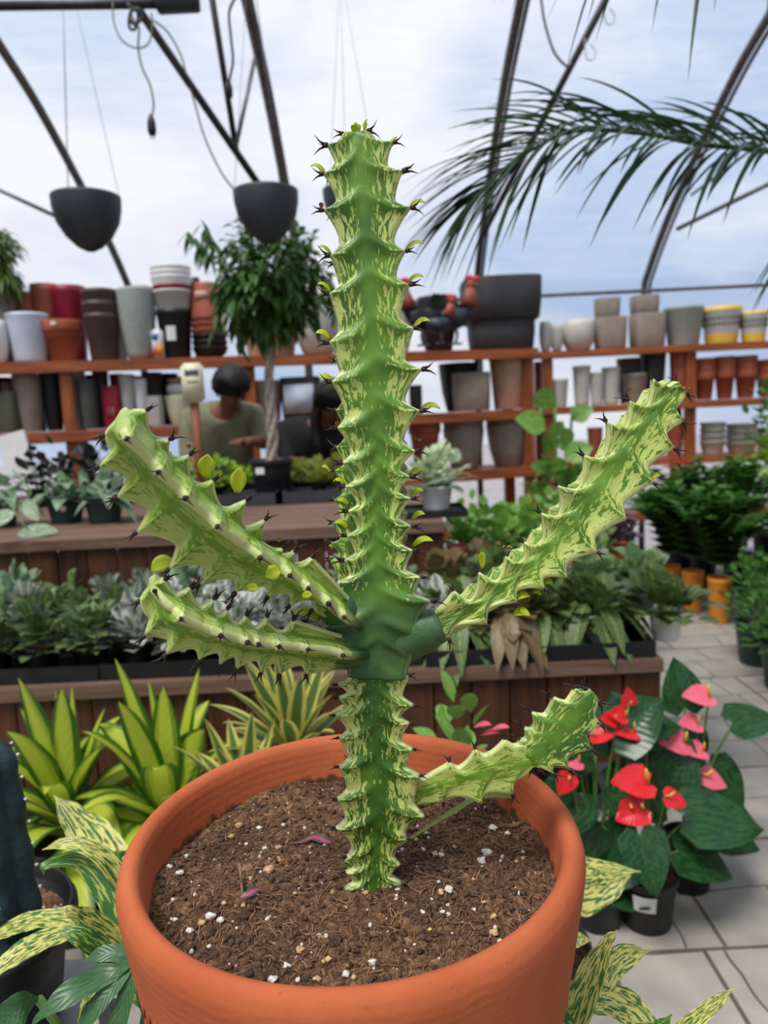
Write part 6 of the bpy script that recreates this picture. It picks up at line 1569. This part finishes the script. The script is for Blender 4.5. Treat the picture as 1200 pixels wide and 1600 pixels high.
for k in range(5):
    for i in range(9):
        a = k*2*PI/5; z = .13+H_*(i+.5)/9.6; rr = .039*(1.15-.3*i/9); mb.blob((cx_+rr*math.cos(a), -.02+rr*math.sin(a), z), .0022, 1, .2)
tag(build('areoles', mb, MT['perlite'], r0), kind='stuff')
r1 = empty('metal_stand', (p.x, p.y, 0), 'grey metal stand under the left column cactus pot', 'stand')
mb = MB(); mb.box((0, 0, .445), (.24, .24, .02), bev=.003); build('top', mb, MT['metalgrey'], r1, smooth=False)
for sx in (-1, 1):
    for sy in (-1, 1):
        mb = MB(); mb.box((sx*.108, sy*.108, .218), (.022, .022, .436), bev=.002); build('leg', mb, MT['metalgrey'], r1, smooth=False)

# ------------------------------------------------------------------ anthuriums on the paving
def frame(d, nrm):
    y = V3(d).normalized(); z = V3(nrm); z = (z-y*z.dot(y)).normalized(); return y, z
def hleaf(mb, c, d, nrm, s_, seed=0, asp=.8, droop=.15):
    """heart-shaped leaf: c = stalk point, d = tip direction"""
    y, z = frame(d, nrm); x = y.cross(z); n_ = 12; L_ = s_; vs = []; uv = []; rows_ = [-.16, -.1, 0, .12, .28, .45, .62, .78, .9, 1.0]
    def hw(t):
        if t < 0: return .36*math.sqrt(max(0, 1-(t/-.18)**2*.75))
        return .5*(math.cos(t*PI/2)**.8)*(1+.12*math.sin(PI*t)) if t < 1 else .0
    ac = (-1, -.6, -.25, 0, .25, .6, 1)
    for t in rows_:
        w_ = max(hw(t), .001)*asp*2*.55*L_
        for a in ac:
            tt = t
            if t < 0: tt = t*(abs(a)**.6)          # notch between the lobes
            q = V3(c)+y*(tt*L_)+x*(a*w_)+z*(abs(a)*.16*w_-droop*L_*max(0, t)**2+.02*L_*math.sin(a*4+t*6+seed)); vs.append(q); uv.append((max(0, t)+seed*2, (a+1)/2))
    m = len(ac); mb.add(vs, [(i*m+j, i*m+j+1, (i+1)*m+j+1, (i+1)*m+j) for i in range(len(rows_)-1) for j in range(m-1)], uv)
def anth(label, base, R, h, leaves, flowers, tagged=False):
    r0 = empty('potted_anthurium', base, label, 'plant', None); B = V3(base)
    mb = MB(); mb.lathe(pot_prof('nurs', R, h, .004), n=32); build('pot', mb, MT['black'], r0)
    mb = MB(); mb.lathe([(R*.93, h*.87), (0, h*.9)], n=20); build('soil', mb, MT['soil'], r0)
    if tagged:
        mb = MB(); k = 6; vs = [V3(((R*(.86+.10*j)+.003)*math.cos(a), (R*(.86+.10*j)+.003)*math.sin(a), h*(.5+.32*j))) for j in (0, 1) for a in [-2.35+.75*i/k for i in range(k+1)]]
        mb.add(vs, [(i, i+1, k+2+i, k+1+i) for i in range(k)]); lb_ = build('price_label', mb, MT['label'], r0)
        mb = MB(); mb.box((R*.93*math.cos(-2.0), (R*.93+.004)*math.sin(-2.0)-.001, h*.62), (.025, .002, .006)); build('print', mb, MT['ink'], lb_)
    mb = MB(); ms = MB()
    for i, (x, y, Y, s_, dx, dy, dz, nz_) in enumerate(leaves):
        c = at(x, y, Y)-B; hleaf(mb, c, (dx, dy, dz), nz_, s_, i)
        ms.tube(catmull([V3((c.x*.12, c.y*.12, h*.88)), V3((c.x*.5, c.y*.5, h+(c.z-h)*.6)), c], 5), .0032, 6)
    build('foliage', mb, LM['anth'], r0); build('stalks', ms, MT['stem'], r0)
    for i, (x, y, Y, s_, dx, dy, dz, nz_, col) in enumerate(flowers):
        mb = MB(); c = at(x, y, Y)-B; hleaf(mb, c, (dx, dy, dz), nz_, s_, i, .85, .05)
        f = build('flower', mb, LM['spathe_r' if col == 'r' else 'spathe_p'], r0); f['label'] = ('red' if col == 'r' else 'pink')+' heart-shaped flower'
        y_, z_ = frame((dx, dy, dz), nz_); mb = MB(); mb.tube([c, c+z_*s_*.25+y_*s_*.1, c+z_*s_*.42+y_*s_*.2+V3((0, 0, s_*.12))], [s_*.06, s_*.055, s_*.03], 8)
        build('spadix', mb, MT['yellow'], f)
        mb = MB(); mb.tube(catmull([V3((c.x*.12, c.y*.12, h*.88)), V3((c.x*.6, c.y*.6, h+(c.z-h)*.55)), c], 5), .0024, 6); build('stalk', mb, MT['stem'], f)
    return r0
cam_n = (0, -.8, .6)
pA = atz(1015, 1448, 0); pA = V3((pA.x, pA.y+.02, 0)); RA = 47*pix(pA)[2]/F_PX; YA = pA.y
hA = at(1015, 1378, YA-RA*.6).z
anth('red anthurium in a labelled black pot, frontmost on the paving', pA, RA, hA,
     [(1000, 1305, YA-.10, .12, .1, -.6, -.75, (0, -.7, .6)), (1060, 1330, YA-.05, .13, .9, -.2, -.35, (0, -.5, .8)), (1075, 1280, YA-.03, .17, 1, -.1, -.05, (0, -.5, .9)),
      (940, 1290, YA, .17, -.1, -.2, -1, (.2, -1, .2)), (1040, 1240, YA+.05, .15, .4, .1, .8, (0, -.8, .5)), (965, 1215, YA+.03, .16, .6, -.1, -.5, (0, -.7, .6)), (1065, 1215, YA+.08, .15, .8, 0, -.5, (0, -.7, .6)),
      (1010, 1170, YA+.06, .15, -.3, .2, .6, (0, -.8, .5)), (990, 1340, YA-.02, .10, -.7, -.3, -.5, (0, -.6, .6)), (925, 1250, YA+.06, .13, -.8, 0, .3, (0, -.7, .6))],
     [(1012, 1222, YA-.06, .085, -.9, -.1, .1, (.1, -.6, .9), 'r'), (1005, 1262, YA-.07, .07, -.8, -.2, -.2, (0, -.8, .6), 'r'), (985, 1255, YA-.07, .05, -.3, -.2, -.8, (0, -.9, .4), 'r'), (1040, 1245, YA-.06, .05, .8, -.1, -.3, (0, -.6, .8), 'r')], True)
pB = atz(1082, 1392, 0); pB = V3((pB.x, pB.y+.03, 0)); YB = pB.y
anth('pink anthurium behind the frontmost one on the paving', pB, RA*.95, hA,
     [(1070, 1105, YB, .12, -.1, .2, 1, (0, -1, .2)), (1145, 1130, YB, .12, 1, 0, .1, (0, -.5, .9)), (1110, 1200, YB, .13, .5, -.2, -.6, (0, -.7, .6)), (1085, 1240, YB-.04, .15, .9, -.2, -.3, (0, -.5, .9)), (1050, 1180, YB, .13, -.6, 0, .3, (0, -.7, .6)),
      (1100, 1290, YB-.05, .14, .9, -.2, -.3, (0, -.5, .9)), (1070, 1150, YB+.05, .12, .3, 0, -.8, (0, -.9, .4))],
     [(1108, 1088, YB-.02, .07, -.9, -.1, .1, (.1, -.5, .9), 'p'), (1090, 1130, YB-.02, .055, -.6, -.2, .1, (.1, -.6, .8), 'p'), (1068, 1158, YB-.05, .075, -.8, -.3, .15, (0, -.7, .7), 'p'), (1098, 1172, YB-.05, .055, -.7, -.3, .1, (0, -.6, .8), 'p'), (1098, 1212, YB-.06, .06, .8, -.2, -.35, (.2, -.6, .7), 'p')])
pC_ = atz(940, 1452, 0); pC_ = V3((pC_.x-.0, pC_.y+.03, 0)); YD = pC_.y
anth('red anthurium beside the clay pot, left of the frontmost one', pC_, RA*.95, hA*.9,
     [(930, 1180, YD, .14, -.4, 0, .6, (0, -.8, .5)), (900, 1240, YD, .15, -.5, -.1, -.5, (0, -.7, .6)), (960, 1150, YD, .15, .5, .1, .3, (0, -.7, .6)), (925, 1300, YD, .16, .1, -.2, -.9, (.1, -.9, .3)), (890, 1310, YD, .14, -.3, -.2, -.7, (0, -.8, .5)),
      (950, 1230, YD, .14, .6, 0, -.3, (0, -.6, .8)), (905, 1150, YD+.05, .12, -.8, 0, .2, (0, -.7, .6)), (950, 1370, YD-.02, .12, .6, -.2, -.4, (0, -.6, .7)), (985, 1135, YD+.06, .13, .9, .1, .0, (0, -.4, .9))],
     [(976, 1118, YD, .045, -.6, -.2, .2, (.2, -.7, .6), 'r'), (983, 1100, YD+.02, .04, -.1, 0, 1, (0, -1, .1), 'r'), (992, 1143, YD, .055, -.8, -.2, .1, (0, -.5, .9), 'r'), (925, 1150, YD, .05, .7, -.2, .1, (0, -.5, .9), 'r'), (960, 1125, YD, .04, -.6, -.2, .2, (.2, -.7, .6), 'r'),
      (890, 1212, YD-.03, .05, -.5, -.2, -.7, (0, -.9, .4), 'r'), (905, 1190, YD-.02, .045, -.7, -.2, .1, (0, -.6, .8), 'p')])
p = place(722, 1200, 1.35)
potted('potted_foliage', 'low plant with pink flowers just behind the clay pot rim', (p.x, p.y, .30), ('nurs', .08, .14, 'black'), lambda mb, h: bush(mb, (0, 0, h), .12, .26, 40, .08, .035), LM['bright'])
mb = MB()
for (x, y) in [(740, 1136), (768, 1140), (752, 1148)]: mb.leaf(at(x, y, 1.3)-V3((p.x, p.y, .30)), (.5, -.3, .3), .04, .03, .2, 'ovate')
o = [q for q in C.objects if q.get('label') == 'low plant with pink flowers just behind the clay pot rim'][0]; build('flowers', mb, LM['purple' if False else 'spathe_p'], o)
mb = MB(); mb.lathe([(0, 0), (.10, 0), (.08, .30), (0, .30)], n=24); tag(build('pot_riser', mb, MT['clay'], loc=(p.x, p.y, 0)), 'upturned clay pot lifting the low plant behind the clay pot rim', 'pot')
# risers for the low foreground plants
for (x, y, z, lb_) in [(-.24, .80, .28, 'left aglaonema'), (-.22, .66, .25, 'finger-leaved plant'), (.24, .66, .25, 'bottom right aglaonema'), (.20, .98, .30, 'aglaonema behind the pot rim')]:
    mb = MB(); mb.box((0, 0, z/2), (.12, .12, z), bev=.004); tag(build('crate', mb, MT['black'], loc=(x, y, 0)), 'black crate under the '+lb_, 'crate')

# ------------------------------------------------------------------ palm
pt = V3((1.75, 2.15, 0)); crown = V3((1.72, 2.15, 1.95))
r0 = empty('potted_palm', pt, 'tall palm whose arching frond enters from the right', 'palm')
mb = MB(); mb.lathe(pot_prof('nurs', .2, .36, .006), n=32); build('pot', mb, MT['black'], r0)
mb = MB(); mb.lathe([(.186, .31), (0, .32)], n=20); build('soil', mb, MT['soil'], r0)
mb = MB(); mb.tube(catmull([V3((0, 0, .3)), V3((-.02, 0, 1.0)), crown-pt], 12), [.045-.0008*k for k in range(25)], 12); build('trunk', mb, MT['bark'], r0)
def frond(P, Ln, lenf, nleaf, dropf, wid=.013):
    Q = catmull(P, 14); k = len(Q); mb = MB()
    mb.tube([q-pt for q in Q], [.009*(1-.8*i/k) for i in range(k)], 6)
    st = build('frond', mb, MT['stem2'], r0); mb = MB()
    for i in range(nleaf):
        t = .12+.88*i/(nleaf-1); x = t*(k-1); a = int(min(x, k-2)); q = Q[a].lerp(Q[a+1], x-a); tg = (Q[min(a+2, k-1)]-Q[max(a-1, 0)]).normalized()
        sd = tg.cross(V3((0, 0, 1))).normalized(); up = sd.cross(tg)
        for s_ in (-1, 1):
            l = Ln*lenf(t)*rnd.uniform(.85, 1.1); e = max(0, (t-.6)/.4)
            d = (tg*(rnd.uniform(.6, .9)+e*1.2)+sd*s_*rnd.uniform(.3, .6)*(1-.6*e)+up*(rnd.uniform(.45, .75)+.45*max(0, .75-t) if s_ > 0 else rnd.uniform(-.35, .1))).normalized()
            mb.leaf(q-pt, d, l, wid*rnd.uniform(.8, 1.1), dropf*rnd.uniform(.6, 1.4), 'lance', k=9, up=up, fold=.3, across=(-1, 0, 1))
    build('leaflets', mb, LM['palm'], st)
MT['stem2'] = mat('palm_rachis', srgb(60, 78, 46), srgb(44, 62, 36), 20, .6)
lift = 1
frond([crown, at(1340, 262, 2.05), at(1200, 236, 1.95), at(1100, 226, 1.9), at(1000, 208, 1.85), at(900, 205, 1.8), at(830, 235, 1.76), at(765, 285, 1.74), at(735, 315, 1.74)], .33, lambda t: (.35+.75*math.sin(PI*min(1, t*.9+.08))), 84, .42, .017)
frond([crown, at(1420, -20, 1.9), at(1300, -130, 1.75), at(1150, -150, 1.6), at(1000, -145, 1.5), at(860, -125, 1.45)], .26, lambda t: (.5+.5*math.sin(PI*t)), 44, .8)
frond([crown, at(1420, 300, 1.8), at(1330, 330, 1.7), at(1260, 380, 1.6)], .26, lambda t: (.5+.5*math.sin(PI*t)), 22, .9)
frond([crown, crown+V3((.3, .1, .35)), crown+V3((.7, .2, .3)), crown+V3((1.0, .3, -.1))], .34, lambda t: (.5+.5*math.sin(PI*t)), 30, .6)
frond([crown, crown+V3((.1, -.4, .35)), crown+V3((.15, -.8, .3)), crown+V3((.2, -1.1, -.1))], .34, lambda t: (.5+.5*math.sin(PI*t)), 30, .6)
